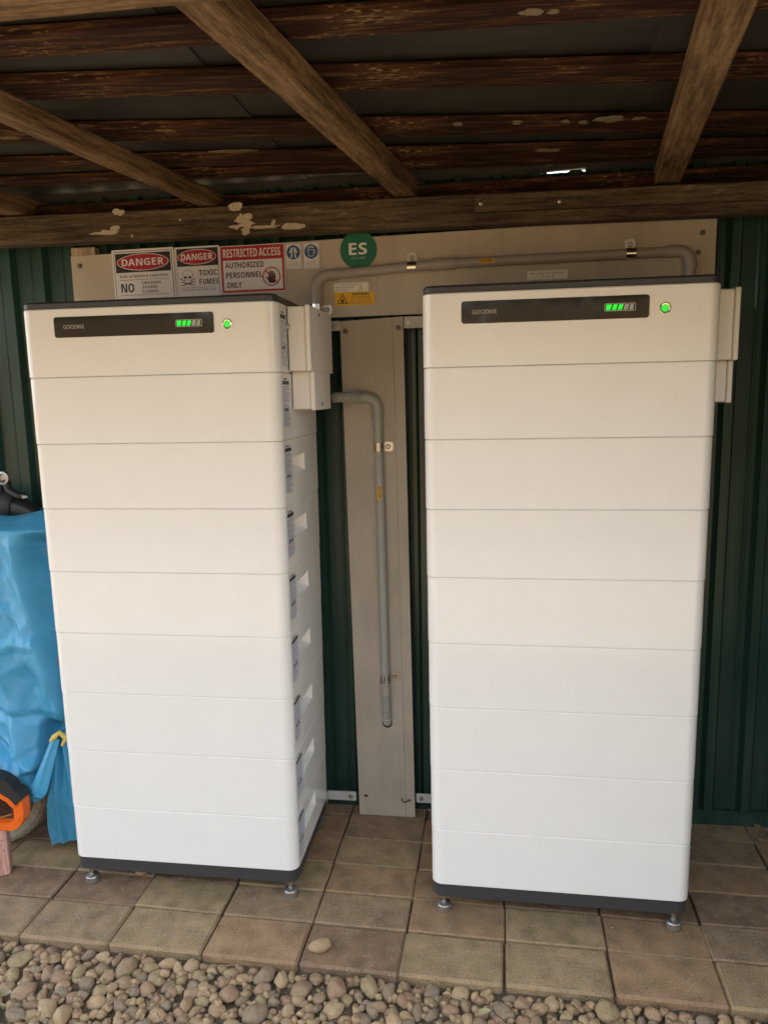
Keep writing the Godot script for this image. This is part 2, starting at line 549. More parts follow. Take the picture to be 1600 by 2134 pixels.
# ------------------------------------------------------------------ ground
func ground_and_paving() -> void:
	var g := PlaneMesh.new()
	g.size = Vector2(240, 240)
	var o := part("ground", g, M.ground, self, Vector3(0, -0.05, 0))
	meta(o, "bare brown earth ground around the lean-to", "", "", "structure")
	# soil strip with real unevenness
	var st := new_st()
	var n := FastNoiseLite.new()
	n.seed = 3
	n.frequency = 9.0
	var fx := func(x: float, z: float) -> Vector3:
		return Vector3(x, -0.022 + 0.010 * n.get_noise_2d(x, z), z)
	var st_x := 0.03
	for i in 150:
		for j in 60:
			var x := -2.0 + i * st_x
			var z := 0.60 + j * st_x
			var a: Vector3 = fx.call(x, z)
			var b: Vector3 = fx.call(x, z + st_x)
			var c: Vector3 = fx.call(x + st_x, z + st_x)
			var d: Vector3 = fx.call(x + st_x, z)
			for v in [a, c, b, a, d, c]:
				st.set_smooth_group(0)
				st.add_vertex(v)
	st.generate_normals()
	var soil := part("soil_bed", st.commit(), M.soil, self)
	meta(soil, "brown soil showing between the river pebbles", "", "", "structure")
	# paving: sand bed and single pavers
	var pav := Node3D.new()
	pav.name = "pavement"
	add_child(pav)
	meta(pav, "brown concrete brick paving under the towers", "", "", "structure")
	pav.position = Vector3(0.331, 0, 0.392)
	pav.rotation.y = -0.022
	part("sand_bed", cbox(Vector3(3.9, 0.03, 1.22), 0.002), M.soil, pav, Vector3(0.1, -0.029, -0.375))
	var rows := [[0.113, 0.246], [0.0, 0.113], [-0.117, 0.0], [-0.234, -0.117], [-0.350, -0.234], [-0.466, -0.350], [-0.582, -0.466]]
	var r := RandomNumberGenerator.new()
	r.seed = 21
	for ri in rows.size():
		var za: float = rows[ri][0]
		var zb: float = rows[ri][1]
		for ci in range(-7, 8):
			var x0 := ci * 0.2265
			var w := 0.2265 - 0.0018 - r.randf() * 0.0028
			var dz := (zb - za) - 0.0015 - r.randf() * 0.0025
			var key := ri == 0
			var m := cbox(Vector3(snappedf(w, 0.0015), 0.056, snappedf(dz, 0.0015)), 0.0055 if key else 0.0028)
			var p := part("paver", m, M.paver[r.randi_range(0, 3)], pav)
			p.position = Vector3(x0 + 0.1132 + r.randf_range(-0.0025, 0.0025), -0.0285 + r.randf_range(-0.0022, 0.0012), (za + zb) / 2 + r.randf_range(-0.001, 0.001) + (r.randf_range(-0.002, 0.002) if key else 0.0))
			p.rotation = Vector3(r.randf_range(-0.004, 0.004), r.randf_range(-0.010, 0.010), r.randf_range(-0.006, 0.006))

func stone_mesh(sd: int, seg := 18, rows := 11) -> ArrayMesh:
	var n := FastNoiseLite.new()
	n.seed = sd
	n.frequency = 0.55
	n.fractal_octaves = 2
	var r := RandomNumberGenerator.new()
	r.seed = sd
	var cut := []
	for k in 5: cut.append([Vector3(r.randfn(), r.randfn() * 0.8, r.randfn()).normalized(), r.randf_range(0.70, 0.95)])
	var st := new_st()
	var P := func(i: int, j: int) -> Vector3:
		var a := TAU * (i % seg) / seg
		var b := PI * j / rows - PI / 2
		var v := Vector3(cos(a) * cos(b), sin(b), sin(a) * cos(b))
		var rad := 1.0 + 0.30 * n.get_noise_3dv(v * 1.3)
		for c in cut:
			var d: float = v.dot(c[0])
			if d * rad > c[1]: rad = lerpf(rad, c[1] / d, 0.75)
		return v * rad
	for j in rows:
		for i in seg:
			var a: Vector3 = P.call(i, j)
			var b: Vector3 = P.call(i + 1, j)
			var c: Vector3 = P.call(i + 1, j + 1)
			var d: Vector3 = P.call(i, j + 1)
			st.set_smooth_group(0)
			if j > 0:
				for v in [a, b, c]: st.add_vertex(v)
			if j < rows - 1:
				for v in [a, c, d]: st.add_vertex(v)
	st.index()
	st.generate_normals()
	return st.commit()

func pebbles() -> void:
	var bed := Node3D.new()
	bed.name = "pebble_bed"
	add_child(bed)
	meta(bed, "bed of brown river pebbles in front of the paving", "", "", "structure")
	var shapes := []
	for k in 14: shapes.append(stone_mesh(200 + k))
	var r := RandomNumberGenerator.new()
	r.seed = 77
	# height grid
	var gx := 420
	var gz := 190
	var cell := 0.006
	var ox := -0.72
	var oz := 0.615
	var hgt := PackedFloat32Array()
	hgt.resize(gx * gz)
	hgt.fill(-0.024)
	var placed := []
	var front := func(x: float) -> float: return 0.392 + 0.246 + 0.022 * (x - 0.331)
	var tries := []
	for k in 1150: tries.append([r.randf_range(0.0115, 0.020), 0])
	for k in 260: tries.append([r.randf_range(0.018, 0.030), 1])
	for k in 1500: tries.append([r.randf_range(0.005, 0.013), 2])
	tries.sort_custom(func(a, b): return a[0] > b[0])
	var extra := []
	for t in tries:
		var best := []
		for attempt in (10 if t[1] < 2 else 5):
			var x := r.randf_range(-0.66, 1.70)
			var z: float = front.call(x) + 0.004 + pow(r.randf(), 0.9) * 0.52
			var el := r.randf_range(0.52, 1.0)
			var a: float = t[0]
			var c: float = a * el
			var b: float = a * r.randf_range(0.42, 0.66)
			var yaw := r.randf() * TAU
			if z - a < front.call(x): z = front.call(x) + a * 1.02
			# mean and top of what lies underneath
			var sum := 0.0
			var cnt := 0
			var i0 := int((x - a - ox) / cell)
			var i1 := int((x + a - ox) / cell)
			var j0 := int((z - a - oz) / cell)
			var j1 := int((z + a - oz) / cell)
			for i in range(maxi(i0, 0), mini(i1 + 1, gx)):
				for j in range(maxi(j0, 0), mini(j1 + 1, gz)):
					var dx := ox + i * cell - x
					var dz := oz + j * cell - z
					var q := Vector2(dx, dz).rotated(yaw)
					if (q.x * q.x) / (a * a) + (q.y * q.y) / (c * c) < 0.75:
						sum += hgt[j * gx + i]
						cnt += 1
			if cnt == 0: continue
			var base := sum / cnt
			if best.is_empty() or base < best[0]: best = [base, x, z, a, b, c, yaw]
		if best.is_empty(): continue
		var y: float = best[0] + best[4] * 0.62
		var topy: float = y + best[4]
		var lim: float = 0.024 if best[2] - best[3] < front.call(best[1]) + 0.03 else 0.036
		if topy > lim: continue
		var a2: float = best[3]
		var c2: float = best[5]
		for i in range(maxi(int((best[1] - a2 - ox) / cell), 0), mini(int((best[1] + a2 - ox) / cell) + 1, gx)):
			for j in range(maxi(int((best[2] - a2 - oz) / cell), 0), mini(int((best[2] + a2 - oz) / cell) + 1, gz)):
				var q := Vector2(ox + i * cell - best[1], oz + j * cell - best[2]).rotated(best[6])
				var e := (q.x * q.x) / (a2 * a2) + (q.y * q.y) / (c2 * c2)
				if e < 1.0:
					hgt[j * gx + i] = maxf(hgt[j * gx + i], y + best[4] * sqrt(1.0 - e))
		placed.append([a2, Vector3(best[1], y, best[2]), Vector3(a2, best[4], c2), best[6]])
	# nearest and largest in view singly, the rest as one mass
	var scored := []
	for p in placed:
		var pos: Vector3 = p[1]
		var right_at := 1.22 + (0.9 - pos.z) * 0.5
		var seen: bool = pos.z < 0.90 and pos.x > -0.40 and pos.x < right_at
		scored.append([p[0] if seen else -1.0 + p[0], p])
	scored.sort_custom(func(a, b): return a[0] > b[0])
	var mms := []
	for k in shapes.size(): mms.append([])
	for i in scored.size():
		var p: Array = scored[i][1]
		var tilt := Vector3(r.randf_range(-0.35, 0.35), 0, r.randf_range(-0.35, 0.35))
		var b := Basis(Vector3.UP, p[3]) * Basis.from_euler(tilt)
		b = b * Basis.from_scale(p[2])
		var k := r.randi_range(0, shapes.size() - 1)
		var tone := r.randi_range(0, M.stone.size() - 1)
		if i < 300 and scored[i][0] > 0.0:
			var o := part("stone", shapes[k], M.stone[tone], bed)
			o.transform = Transform3D(b, p[1])
		else:
			extra.append([k, tone, Transform3D(b, p[1])])
	# further pebbles around the frame
	for q in 1500:
		var x := r.randf_range(-1.6, 2.4)
		var z := r.randf_range(0.66, 2.0)
		if z < 1.16 and x > -0.66 and x < 1.70: continue
		var a := r.randf_range(0.012, 0.032)
		var b := Basis(Vector3.UP, r.randf() * TAU) * Basis.from_scale(Vector3(a, a * 0.55, a * r.randf_range(0.7, 1.0)))
		extra.append([r.randi_range(0, 8), r.randi_range(0, 6), Transform3D(b, Vector3(x, -0.016 + a * 0.4, z))])
	for tone in M.stone.size():
		var st := new_st()
		var cnt := 0
		for e in extra:
			if e[1] != tone: continue
			st.append_from(shapes[e[0]], 0, e[2])
			cnt += 1
		if cnt > 0:
			var o := part("small_stones", st.commit(), M.small_stone[tone], bed)
			o.set_meta("kind", "stuff")

# ------------------------------------------------------------------ walls
func walls() -> void:
	var w := thing("corrugated_wall", "dark green ribbed sheet metal wall behind the towers", "wall")
	# one sheet: four ribs, 0.4 m
	var prof := []
	for k in 4:
		var x := k * 0.1
		prof.append_array([Vector2(x, 0), Vector2(x + 0.030, 0), Vector2(x + 0.033, 0.0025), Vector2(x + 0.037, 0.0025), Vector2(x + 0.040, 0), Vector2(x + 0.052, 0), Vector2(x + 0.062, 0.019), Vector2(x + 0.084, 0.019), Vector2(x + 0.094, 0.0)])
	prof.append(Vector2(0.4, 0))
	var st := new_st()
	var y0 := 0.040
	var y1 := 1.80
	for i in prof.size() - 1:
		var a: Vector2 = prof[i]
		var b: Vector2 = prof[i + 1]
		poly(st, [Vector3(a.x, y0, a.y), Vector3(b.x, y0, b.y), Vector3(b.x, y1, b.y), Vector3(a.x, y1, a.y)], Vector3(0.2, 1, -5))
		poly(st, [Vector3(a.x, y0, a.y - 0.002), Vector3(b.x, y0, b.y - 0.002), Vector3(b.x, y1, b.y - 0.002), Vector3(a.x, y1, a.y - 0.002)], Vector3(0.2, 1, 5))
	var sheet := st.commit()
	for k in 9:
		part("wall_sheet", sheet, M.green_wall, w, Vector3(-1.606 + k * 0.4, 0, -0.022 + (0.0 if k % 2 == 0 else 0.0006)))
	part("bottom_rail", cbox(Vector3(3.6, 0.044, 0.03), 0.003), M.green_wall, w, Vector3(0.194, 0.023, -0.020))
	# strip that closes the wall to the roof, with a short gap where daylight comes in
	part("closing_strip", cbox(Vector3(2.502, 0.026, 0.012), 0.001), M.roof_sheet, w, Vector3(-0.355, 1.8130, -0.034))
	part("closing_strip", cbox(Vector3(1.008, 0.026, 0.012), 0.001), M.roof_sheet, w, Vector3(1.498, 1.8130, -0.034))
	part("closing_strip", cbox(Vector3(0.100, 0.016, 0.012), 0.001), M.roof_sheet, w, Vector3(0.944, 1.8165, -0.0341), Vector3(0, 0, 0.045))
	# stud
	part("stud", cbox(Vector3(1.60, 0.072, 0.028), 0.002), M.pale_wood, w, Vector3(-0.378, 0.865, 0.013), Vector3(0, 0, PI / 2))
	# end wall of the lean-to beyond the frame, which shades that corner
	var e := thing("end_wall", "dark green metal end wall closing the lean-to", "wall")
	var rot := Transform3D(Basis(Vector3.UP, -PI / 2), Vector3.ZERO)
	for k in 3:
		part("wall_sheet", sheet, M.green_wall, e, Vector3(1.70, 0, -0.02 + k * 0.4), Vector3(0, -PI / 2, 0))

# ------------------------------------------------------------------ roof
func timber(called: String, a: Vector3, b: Vector3, h: float, d: float, m: Material, parent: Node, bev := 0.003, roll := 0.0) -> MeshInstance3D:
	var l := (b - a).length()
	var x := (b - a).normalized()
	var z := x.cross(Vector3.UP).normalized()
	var y := z.cross(x)
	var o := part(called, cbox(Vector3(l, h, d), bev), m, parent)
	o.transform = Transform3D(Basis(x, y, z) * Basis(Vector3.RIGHT, roll), (a + b) / 2)
	return o

func roof() -> void:
	var rf := thing("lean_to_roof", "low dark roof of old timber rafters and battens over the towers", "roof")
	# wall plate
	timber("wall_plate", Vector3(-1.6, 1.7135, 0.066), Vector3(2.0, 1.6850, 0.066), 0.075, 0.045, M.beam_wood, rf)
	timber("cleat", Vector3(0.71, 1.7062, 0.0968), Vector3(1.52, 1.6990, 0.0968), 0.042, 0.016, M.beam_wood, rf, 0.0015)
	for s in [[0.726, 1.7052], [0.918, 1.700]]:
		part("washer_screw", lathe([[0.0, 0], [0.0055, 0], [0.0055, 0.001], [0.003, 0.0025], [0.0, 0.0026]], 12), M.zinc, rf, Vector3(s[0], s[1], 0.1048), Vector3(PI / 2, 0, 0))
	for s in [[-0.063, 1.709], [1.30, 1.712], [-0.20, 1.675]]:
		part("nail_head", lathe([[0.0, 0], [0.004, 0], [0.004, 0.0012], [0.0, 0.0014]], 10), M.zinc, rf, Vector3(s[0], s[1], 0.0886), Vector3(PI / 2, 0, 0))
	# flakes of old paint on the plate
	var r := RandomNumberGenerator.new()
	r.seed = 61
	for f in [[0.090, 1.735, 0.018, 0.010], [0.106, 1.702, 0.032, 0.024], [0.118, 1.689, 0.028, 0.020], [0.088, 1.684, 0.03, 0.009], [0.112, 1.671, 0.014, 0.008], [0.168, 1.680, 0.040, 0.0035], [0.190, 1.688, 0.007, 0.012], [0.238, 1.678, 0.032, 0.008], [-0.232, 1.738, 0.016, 0.009], [-0.268, 1.689, 0.034, 0.007], [-0.300, 1.685, 0.022, 0.0035], [-0.245, 1.694, 0.014, 0.008]]:
		var pts := PackedVector2Array()
		var q := 0.9
		for k in 30:
			var a := TAU * k / 30
			q = clampf(q + r.randf_range(-0.26, 0.26), 0.45, 1.2)
			pts.append(Vector2(cos(a) * f[2] * q, sin(a) * f[3] * q))
		var fl := part("paint_flake", plate(pts, 0.0012), M.flake, rf, Vector3(f[0], f[1], 0.0878 + 0.0002 * (rf.get_child_count() % 14)))
	# rafters
	var dir := Vector3(-0.1433, -0.0216, 1.0)
	for k in [-2, -1, 0, 1, 2, 3]:
		var x0: float = {-2: -1.13, -1: -0.545, 0: 0.004, 1: 0.528, 2: 1.175, 3: 1.80}[k]
		var rh: float = 0.040 if k == 0 else 0.052
		var yy: float = 1.7435 - 0.004 * k + rh / 2
		var a := Vector3(x0, yy, 0.09)
		var tl: float = {-2: 0.0, -1: 0.02, 0: 0.0, 1: 0.0, 2: -0.02, 3: 0.0}[k]
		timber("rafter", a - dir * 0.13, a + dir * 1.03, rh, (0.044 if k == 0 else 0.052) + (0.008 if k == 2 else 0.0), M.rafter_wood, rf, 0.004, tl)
	# battens: ends at x, z
	var bt := [
		[Vector2(-1.6, 0.985), Vector2(2.2, 0.80), 0.070],
		[Vector2(-1.6, 0.935), Vector2(2.2, 0.460), 0.078],
		[Vector2(-1.6, 0.740), Vector2(2.2, 0.135), 0.076],
		[Vector2(-1.6, 0.480), Vector2(2.2, -0.01), 0.064],
		[Vector2(-1.6, 0.270), Vector2(2.2, -0.02), 0.040],
	]
	var i := 0
	for b in bt:
		var ya: float = 1.8060 - 0.0216 * (b[0].y - 0.09)
		var yb: float = 1.8060 - 0.0216 * (b[1].y - 0.09)
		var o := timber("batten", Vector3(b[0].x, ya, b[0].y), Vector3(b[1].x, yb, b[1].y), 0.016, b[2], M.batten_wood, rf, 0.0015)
		i += 1
	# splintered and peeled patches on the battens
	for f in [[-0.12, 0.585, 0.050, 0.016], [-0.06, 0.56, 0.02, 0.008], [0.18, 0.335, 0.055, 0.008], [0.08, 0.50, 0.03, 0.012], [0.80, 0.875, 0.018, 0.010], [0.83, 0.872, 0.012, 0.007], [0.80, 0.40, 0.012, 0.012], [0.68, 0.41, 0.012, 0.012], [0.90, 0.385, 0.016, 0.012], [0.99, 0.375, 0.032, 0.018], [0.94, 0.37, 0.01, 0.008], [1.05, 0.37, 0.012, 0.008], [0.88, 0.185, 0.03, 0.006], [0.05, 0.225, 0.03, 0.008], [-0.25, 0.53, 0.03, 0.012], [-0.30, 0.52, 0.025, 0.02]]:
		var pts := PackedVector2Array()
		var q := 0.8
		for k in 28:
			var a := TAU * k / 28
			q = clampf(q + r.randf_range(-0.3, 0.3), 0.35, 1.2)
			pts.append(Vector2(cos(a) * f[2] * q, sin(a) * f[3] * q))
		var yy: float = 1.7982 - 0.0216 * (f[1] - 0.09)
		part("bare_patch", plate(pts, 0.0016), M.grey_flake if f[2] < 0.034 and f[0] > 0.5 else M.rafter_wood, rf, Vector3(f[0], yy - 0.0001 * (rf.get_child_count() % 9), f[1]), Vector3(PI / 2, 0.12, 0))
	# roofing sheets, one lapping the next
	var sl := atan(0.0216)
	var sheets := [[-1.65, -0.52], [-0.54, 0.26], [0.24, 1.035], [1.015, 2.25]]  # sheets run on past the front rail: unseen eave added to block sky
	for k in sheets.size():
		var s: Array = sheets[k]
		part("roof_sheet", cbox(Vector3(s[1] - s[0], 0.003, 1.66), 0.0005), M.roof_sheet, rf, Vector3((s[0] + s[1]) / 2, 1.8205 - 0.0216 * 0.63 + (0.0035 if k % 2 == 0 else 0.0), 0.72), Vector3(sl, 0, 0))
	timber("wall_ledger", Vector3(-1.6, 1.7610, 0.012), Vector3(2.0, 1.7570, 0.012), 0.046, 0.024, M.batten_wood, rf)
	# front rail
	timber("front_rail", Vector3(-1.6, 1.762, 1.142), Vector3(2.2, 1.752, 1.142), 0.092, 0.045, M.rafter_wood, rf)
	# posts beyond the frame carry the rail
	for x in [-1.45, 2.1]:
		part("post", cbox(Vector3(1.755, 0.09, 0.09), 0.005), M.rafter_wood, rf, Vector3(x, 0.835, 1.142), Vector3(0, 0, PI / 2))

# ------------------------------------------------------------------ boards
func screw_at(parent: Node, at: Vector3, m: Material = null, r := 0.005) -> void:
	part("screw", lathe([[0.0, 0], [r * 1.5, 0], [r * 1.5, 0.0012], [r, 0.0014], [r * 0.9, 0.004], [r * 0.4, 0.0042], [0.0, 0.003]], 10), m if m else M.dark_screw, parent, at, Vector3(PI / 2, 0, 0))

func backing_boards() -> void:
	var h := thing("backing_board", "long beige fibre cement board screwed along the wall under the beam", "board", Vector3(0.4475, 1.5500, 0.024))
	var pts := PackedVector2Array([Vector2(-0.8605, -0.105), Vector2(0.8595, -0.094), Vector2(0.8595, 0.116), Vector2(-0.8605, 0.091)])
	part("panel", plate(pts, 0.008), M.board, h)
	for s in [[-0.388, 1.614], [1.274, 1.624], [1.265, 1.576]]: screw_at(h, Vector3(s[0] - 0.4475, s[1] - 1.55, 0.008), M.dark_screw, 0.0048)
	var v := thing("cover_board", "tall narrow beige cover board standing between the two towers", "board", Vector3(0.441, 0.0, 0.026))
	var pv := PackedVector2Array([Vector2(-0.075, 0.001), Vector2(0.064, 0.001), Vector2(0.050, 1.4440), Vector2(-0.092, 1.4380)])
	part("panel", plate(pv, 0.014), M.board, v)
	var ps := PackedVector2Array([Vector2(0.0645, 0.001), Vector2(0.091, 0.001), Vector2(0.079, 1.4452), Vector2(0.0505, 1.4440)])
	part("edge_strip", plate(ps, 0.0135), M.board, v)
	for s in [[0.363, 1.412], [0.507, 1.416]]: screw_at(v, Vector3(s[0] - 0.441, s[1], 0.014))
	for s in [[0.384, 0.063], [0.389, 0.062]]: screw_at(v, Vector3(s[0] - 0.441, s[1], 0.014), M.rust, 0.0025)
	part("wire_hook", tube([Vector3(0.052, 0.060, 0.013), Vector3(0.053, 0.056, 0.020), Vector3(0.060, 0.051, 0.021), Vector3(0.068, 0.054, 0.021), Vector3(0.074, 0.060, 0.020), Vector3(0.077, 0.054, 0.016)], 0.0016, 8), M.rust, v)

# ------------------------------------------------------------------ towers
const TW := 0.60
const TD := 0.38
const RC := 0.025
const LH := 0.1526

func outline(ins: float) -> Array:   # [[Vector2 xz, Vector2 normal] ...] counter-clockwise seen from +y with z down the page
	var o := []
	var hw := TW / 2 - ins
	var hd := TD / 2 - ins
	var rr := RC
	for c in [[1, 1, 0.0], [-1, 1, PI / 2], [-1, -1, PI], [1, -1, 1.5 * PI]]:
		for k in 8:
			var a: float = c[2] + PI / 2 * k / 7.0
			var n := Vector2(cos(a), sin(a))
			o.append([Vector2(c[0] * (hw - rr), c[1] * (hd - rr)) + n * rr, n])
	return o

func shell(rings: Array, ins: float, pocket := false) -> ArrayMesh:   # rings: [y, extra inset]
	var st := new_st()
	var ol := outline(ins)
	var n := ol.size()
	for i in rings.size() - 1:
		var ra: Array = rings[i]
		var rb: Array = rings[i + 1]
		for k in n:
			var k2 := (k + 1) % n
			if pocket and k == n - 1 and absf(rb[0] - ra[0]) > 0.05: continue
			var pa: Vector2 = ol[k][0]
			var na: Vector2 = ol[k][1]
			var pb: Vector2 = ol[k2][0]
			var nb: Vector2 = ol[k2][1]
			var dy: float = rb[0] - ra[0]
			var di: float = rb[1] - ra[1]
			var v := func(p: Vector2, q: Vector2, r: Array) -> Vector3: return Vector3(p.x - q.x * r[1], r[0], p.y - q.y * r[1])
			var nn := func(q: Vector2) -> Vector3: return Vector3(q.x * dy, di, q.y * dy).normalized()
			quad(st, v.call(pb, nb, ra), v.call(pa, na, ra), v.call(pa, na, rb), v.call(pb, nb, rb), nn.call(nb), nn.call(na), nn.call(na), nn.call(nb))
	for e in [0, rings.size() - 1]:
		var pts := []
		for q in ol: pts.append(Vector3(q[0].x - q[1].x * rings[e][1], rings[e][0], q[0].y - q[1].y * rings[e][1]))
		poly(st, pts, Vector3(0, rings[e][0] + (1.0 if e == 0 else -1.0), 0))
	if pocket:
		var X := TW / 2 - ins
		var ya: float = rings[1][0]
		var yb: float = rings[2][0]
		var za := -(TD / 2 - ins - RC)
		var zb := -za
		var p0 := LH - 0.083
		var p1 := LH - 0.042
		var q0 := -0.024
		var q1 := 0.096
		var far := Vector3(-9, 0.07, 0)
		for b in [[ya, p0, za, zb], [p1, yb, za, zb], [p0, p1, za, q0], [p0, p1, q1, zb]]:
			poly(st, [Vector3(X, b[0], b[2]), Vector3(X, b[0], b[3]), Vector3(X, b[1], b[3]), Vector3(X, b[1], b[2])], far)
		var d := 0.030
		var inn := Vector3(9, (p0 + p1) / 2, 0.03)
		# a scoop: deep at the far end and along the top, running out towards the front
		var A := Vector3(X, p0, q0)
		var B := Vector3(X, p0, q1)
		var C := Vector3(X, p1, q1)
		var D := Vector3(X, p1, q0)
		var a := Vector3(X - d, p0 + 0.012, q0 + 0.006)
		var b2 := Vector3(X - d * 0.75, p0 + 0.012, q1 - 0.03)
		var c := Vector3(X - d * 0.75, p1 - 0.002, q1 - 0.03)
		var e2 := Vector3(X - d, p1 - 0.002, q0 + 0.006)
		for f in [[A, B, b2, a], [B, C, c, b2], [C, D, e2, c], [D, A, a, e2], [a, b2, c, e2]]:
			var mid := Vector3.ZERO
			for w in f: mid += w / 4.0
			var nrm: Vector3 = (f[1] - f[0]).cross(f[2] - f[0])
			var to: Vector3 = Vector3(X + 0.02, (p0 + p1) / 2, (q0 + q1) / 2) - mid
			poly(st, f, mid - nrm if nrm.dot(to) > 0 else mid + nrm)
	return st.commit()

func rounded_box(x0: float, x1: float, y0: float, y1: float, z0: float, z1: float, b := 0.002) -> Array:
	return [cbox(Vector3(x1 - x0, y1 - y0, z1 - z0), b), Vector3((x0 + x1) / 2, (y0 + y1) / 2, (z0 + z1) / 2)]

func make_tower(called: String, label: String, at: Vector3, turn: float) -> Node3D:
	var t := thing(called, label, "battery", at, turn, "white battery towers")
	for sx in [-1, 1]:
		for sz in [-1, 1]:
			var f := part("foot", lathe([[0.0, 0.0], [0.0155, 0.0], [0.0170, 0.002], [0.0170, 0.016], [0.0158, 0.0185], [0.0135, 0.0195], [0.0060, 0.0225], [0.0, 0.0225]], 24), M.steel, t, Vector3(sx * 0.266, 0, sz * 0.155))
			part("bolt", lathe([[0.0055, 0.0], [0.0055, 0.014], [0.0075, 0.014], [0.0075, 0.022], [0.005, 0.022], [0.005, 0.034]], 12), M.chrome, f, Vector3(0, 0.0205, 0))
	part("plinth", shell([[0.051, 0.003], [0.053, 0.001], [0.0852, 0.001]], 0.0085), M.charcoal, t)
	for k in range(8, 0, -1):
		var y0 := 0.0746 + LH * (8 - k)
		var hh := LH - 0.0007
		var lift := 0.0114 if k == 8 else 0.0
		var ins := 0.0008 * k
		var ms := shell([[lift + 0.0, 0.0010], [lift + 0.0012, 0.0], [hh - 0.0022, 0.0], [hh, 0.0024]], ins, k > 1)
		var mod := part("battery_module", ms, M.white, t, Vector3(0, y0, 0))
		flat_side(mod, TW / 2 - ins, LH - 0.067, 0.131, 0.064, 0.112)
	# control unit on top
	var yc := 0.0746 + LH * 8
	var cu := part("control_unit", shell([[0.0, 0.0010], [0.0012, 0.0], [LH - 0.003, 0.0], [LH - 0.0005, 0.0024]], 0.0), M.white, t, Vector3(0, yc, 0))
	flat_side(cu, TW / 2, 0.074, 0.137, 0.050, 0.125)
	part("top_cap", shell([[0.0, 0.0035], [0.0012, 0.0015], [0.0110, 0.0015], [0.0155, 0.0060]], 0.0), M.charcoal, t, Vector3(0, yc + LH, 0))
	var zf := TD / 2
	var dp := part("display_panel", plate(rect(0.376, 0.0455, 0.006), 0.0016), M.gloss_black, t, Vector3(-0.0290, 1.4060, zf - 0.0004))
	lettering("GOODWE", Vector2(-0.1405, 0.0005), 0.050, 0.0085, 0.0018, M.grey_print, dp, false)
	var ind := part("charge_indicator", plate(rect(0.0615, 0.0155, 0.0035), 0.0003), M.dim_led, dp, Vector3(0.1310, 0.0, 0.0017))
	part("indicator_field", plate(rect(0.0590, 0.0130, 0.0025), 0.0003), M.gloss_black, ind, Vector3(0, 0, 0.0002))
	for k in 5:
		var x := -0.0275 + k * 0.0112
		var pts := PackedVector2Array([Vector2(x, -0.0055), Vector2(x + 0.0085, -0.0055), Vector2(x + 0.0118, 0.0055), Vector2(x + 0.0033, 0.0055)])
		if k == 0: pts[0] = Vector2(x, -0.0055); 
		if k == 0: pts[3] = Vector2(x, 0.0055)
		if k == 4: pts[2] = Vector2(x + 0.0095, 0.0055)
		part("charge_cell", plate(pts, 0.0003), M.green_led if k < 3 else M.dim_led, ind, Vector3(0, 0, 0.0006))
	var btn := part("power_button", lathe([[0.0, 0.0], [0.0115, 0.0], [0.0115, 0.0016], [0.0100, 0.0022], [0.0076, 0.0014]], 28), M.chrome, t, Vector3(0.1895, 1.4010, zf - 0.0002), Vector3(PI / 2, 0, 0))
	part("button_glow", lathe([[0.0078, 0.0], [0.0078, 0.0014], [0.0, 0.0014]], 28), M.green_led, btn)
	var pw := part("power_symbol", ring_mesh(0.0046, 0.0046, 0.0010, 0.0, 20), M.dim_led, btn, Vector3(0, 0.0017, 0), Vector3(-PI / 2, 0, 0))
	# cable cover box on the side
	var X := TW / 2
	var bx := Node3D.new()
	bx.name = "cable_box"
	t.add_child(bx, true)
	var a := rounded_box(X + 0.0035, X + 0.045, 1.2985, 1.4435, -0.130, 0.108)
	part("upper_housing", a[0], M.white_satin, bx, a[1])
	a = rounded_box(X + 0.0452, X + 0.0560, 1.2975, 1.4460, -0.132, 0.114)
	part("upper_cover", a[0], M.white_satin, bx, a[1])
	a = rounded_box(X + 0.0015, X + 0.045, 1.2105, 1.2980, -0.092, 0.080)
	part("lower_housing", a[0], M.white_satin, bx, a[1])
	a = rounded_box(X + 0.0452, X + 0.0560, 1.2080, 1.2972, -0.094, 0.085)
	part("lower_cover", a[0], M.white_satin, bx, a[1])
	for s in [[1.432, 0.015], [1.222, 0.010]]:
		part("screw", lathe([[0.0, 0], [0.0045, 0], [0.0045, 0.001], [0.0, 0.0014]], 10), M.rust, bx, Vector3(X + 0.056, s[0], s[1]), Vector3(0, 0, -PI / 2))
	var lg := part("cable_gland", lathe([[0.0, 0], [0.006, 0], [0.006, 0.003], [0.0045, 0.004], [0.0, 0.004]], 12), M.steel, bx, Vector3(X + 0.004, 1.398, 0.110), Vector3(PI / 2, 0, 0))
	return t

func flat_side(parent: Node, x: float, y: float, z: float, w: float, h: float) -> void:
	var o := part("data_label", plate(rect(w, h), 0.0003), M.data_label, parent, Vector3(x + 0.0002, y, z), Vector3(0, PI / 2, 0))

func towers() -> void:
	make_tower("battery_tower", "white battery tower showing its labelled side, beside the blue tarpaulin", Vector3(-0.0127, 0, 0.260), 0.0)
	make_tower("battery_tower", "white battery tower on the far side of the cover board, against open green wall", Vector3(0.9065, 0, 0.2734), -0.0103)

# ------------------------------------------------------------------ signs
func sign_plate(called: String, label: String, x0: float, x1: float, y0: float, y1: float, z: float, category := "sign", m: Material = null, r := 0.002, roll := 0.0) -> Node3D:
	var t := thing(called, label, category, Vector3((x0 + x1) / 2, (y0 + y1) / 2, z))
	t.rotation.z = roll
	part("plate", plate(rect(x1 - x0, y1 - y0, r), 0.0010), m if m else M.paper, t)
	return t

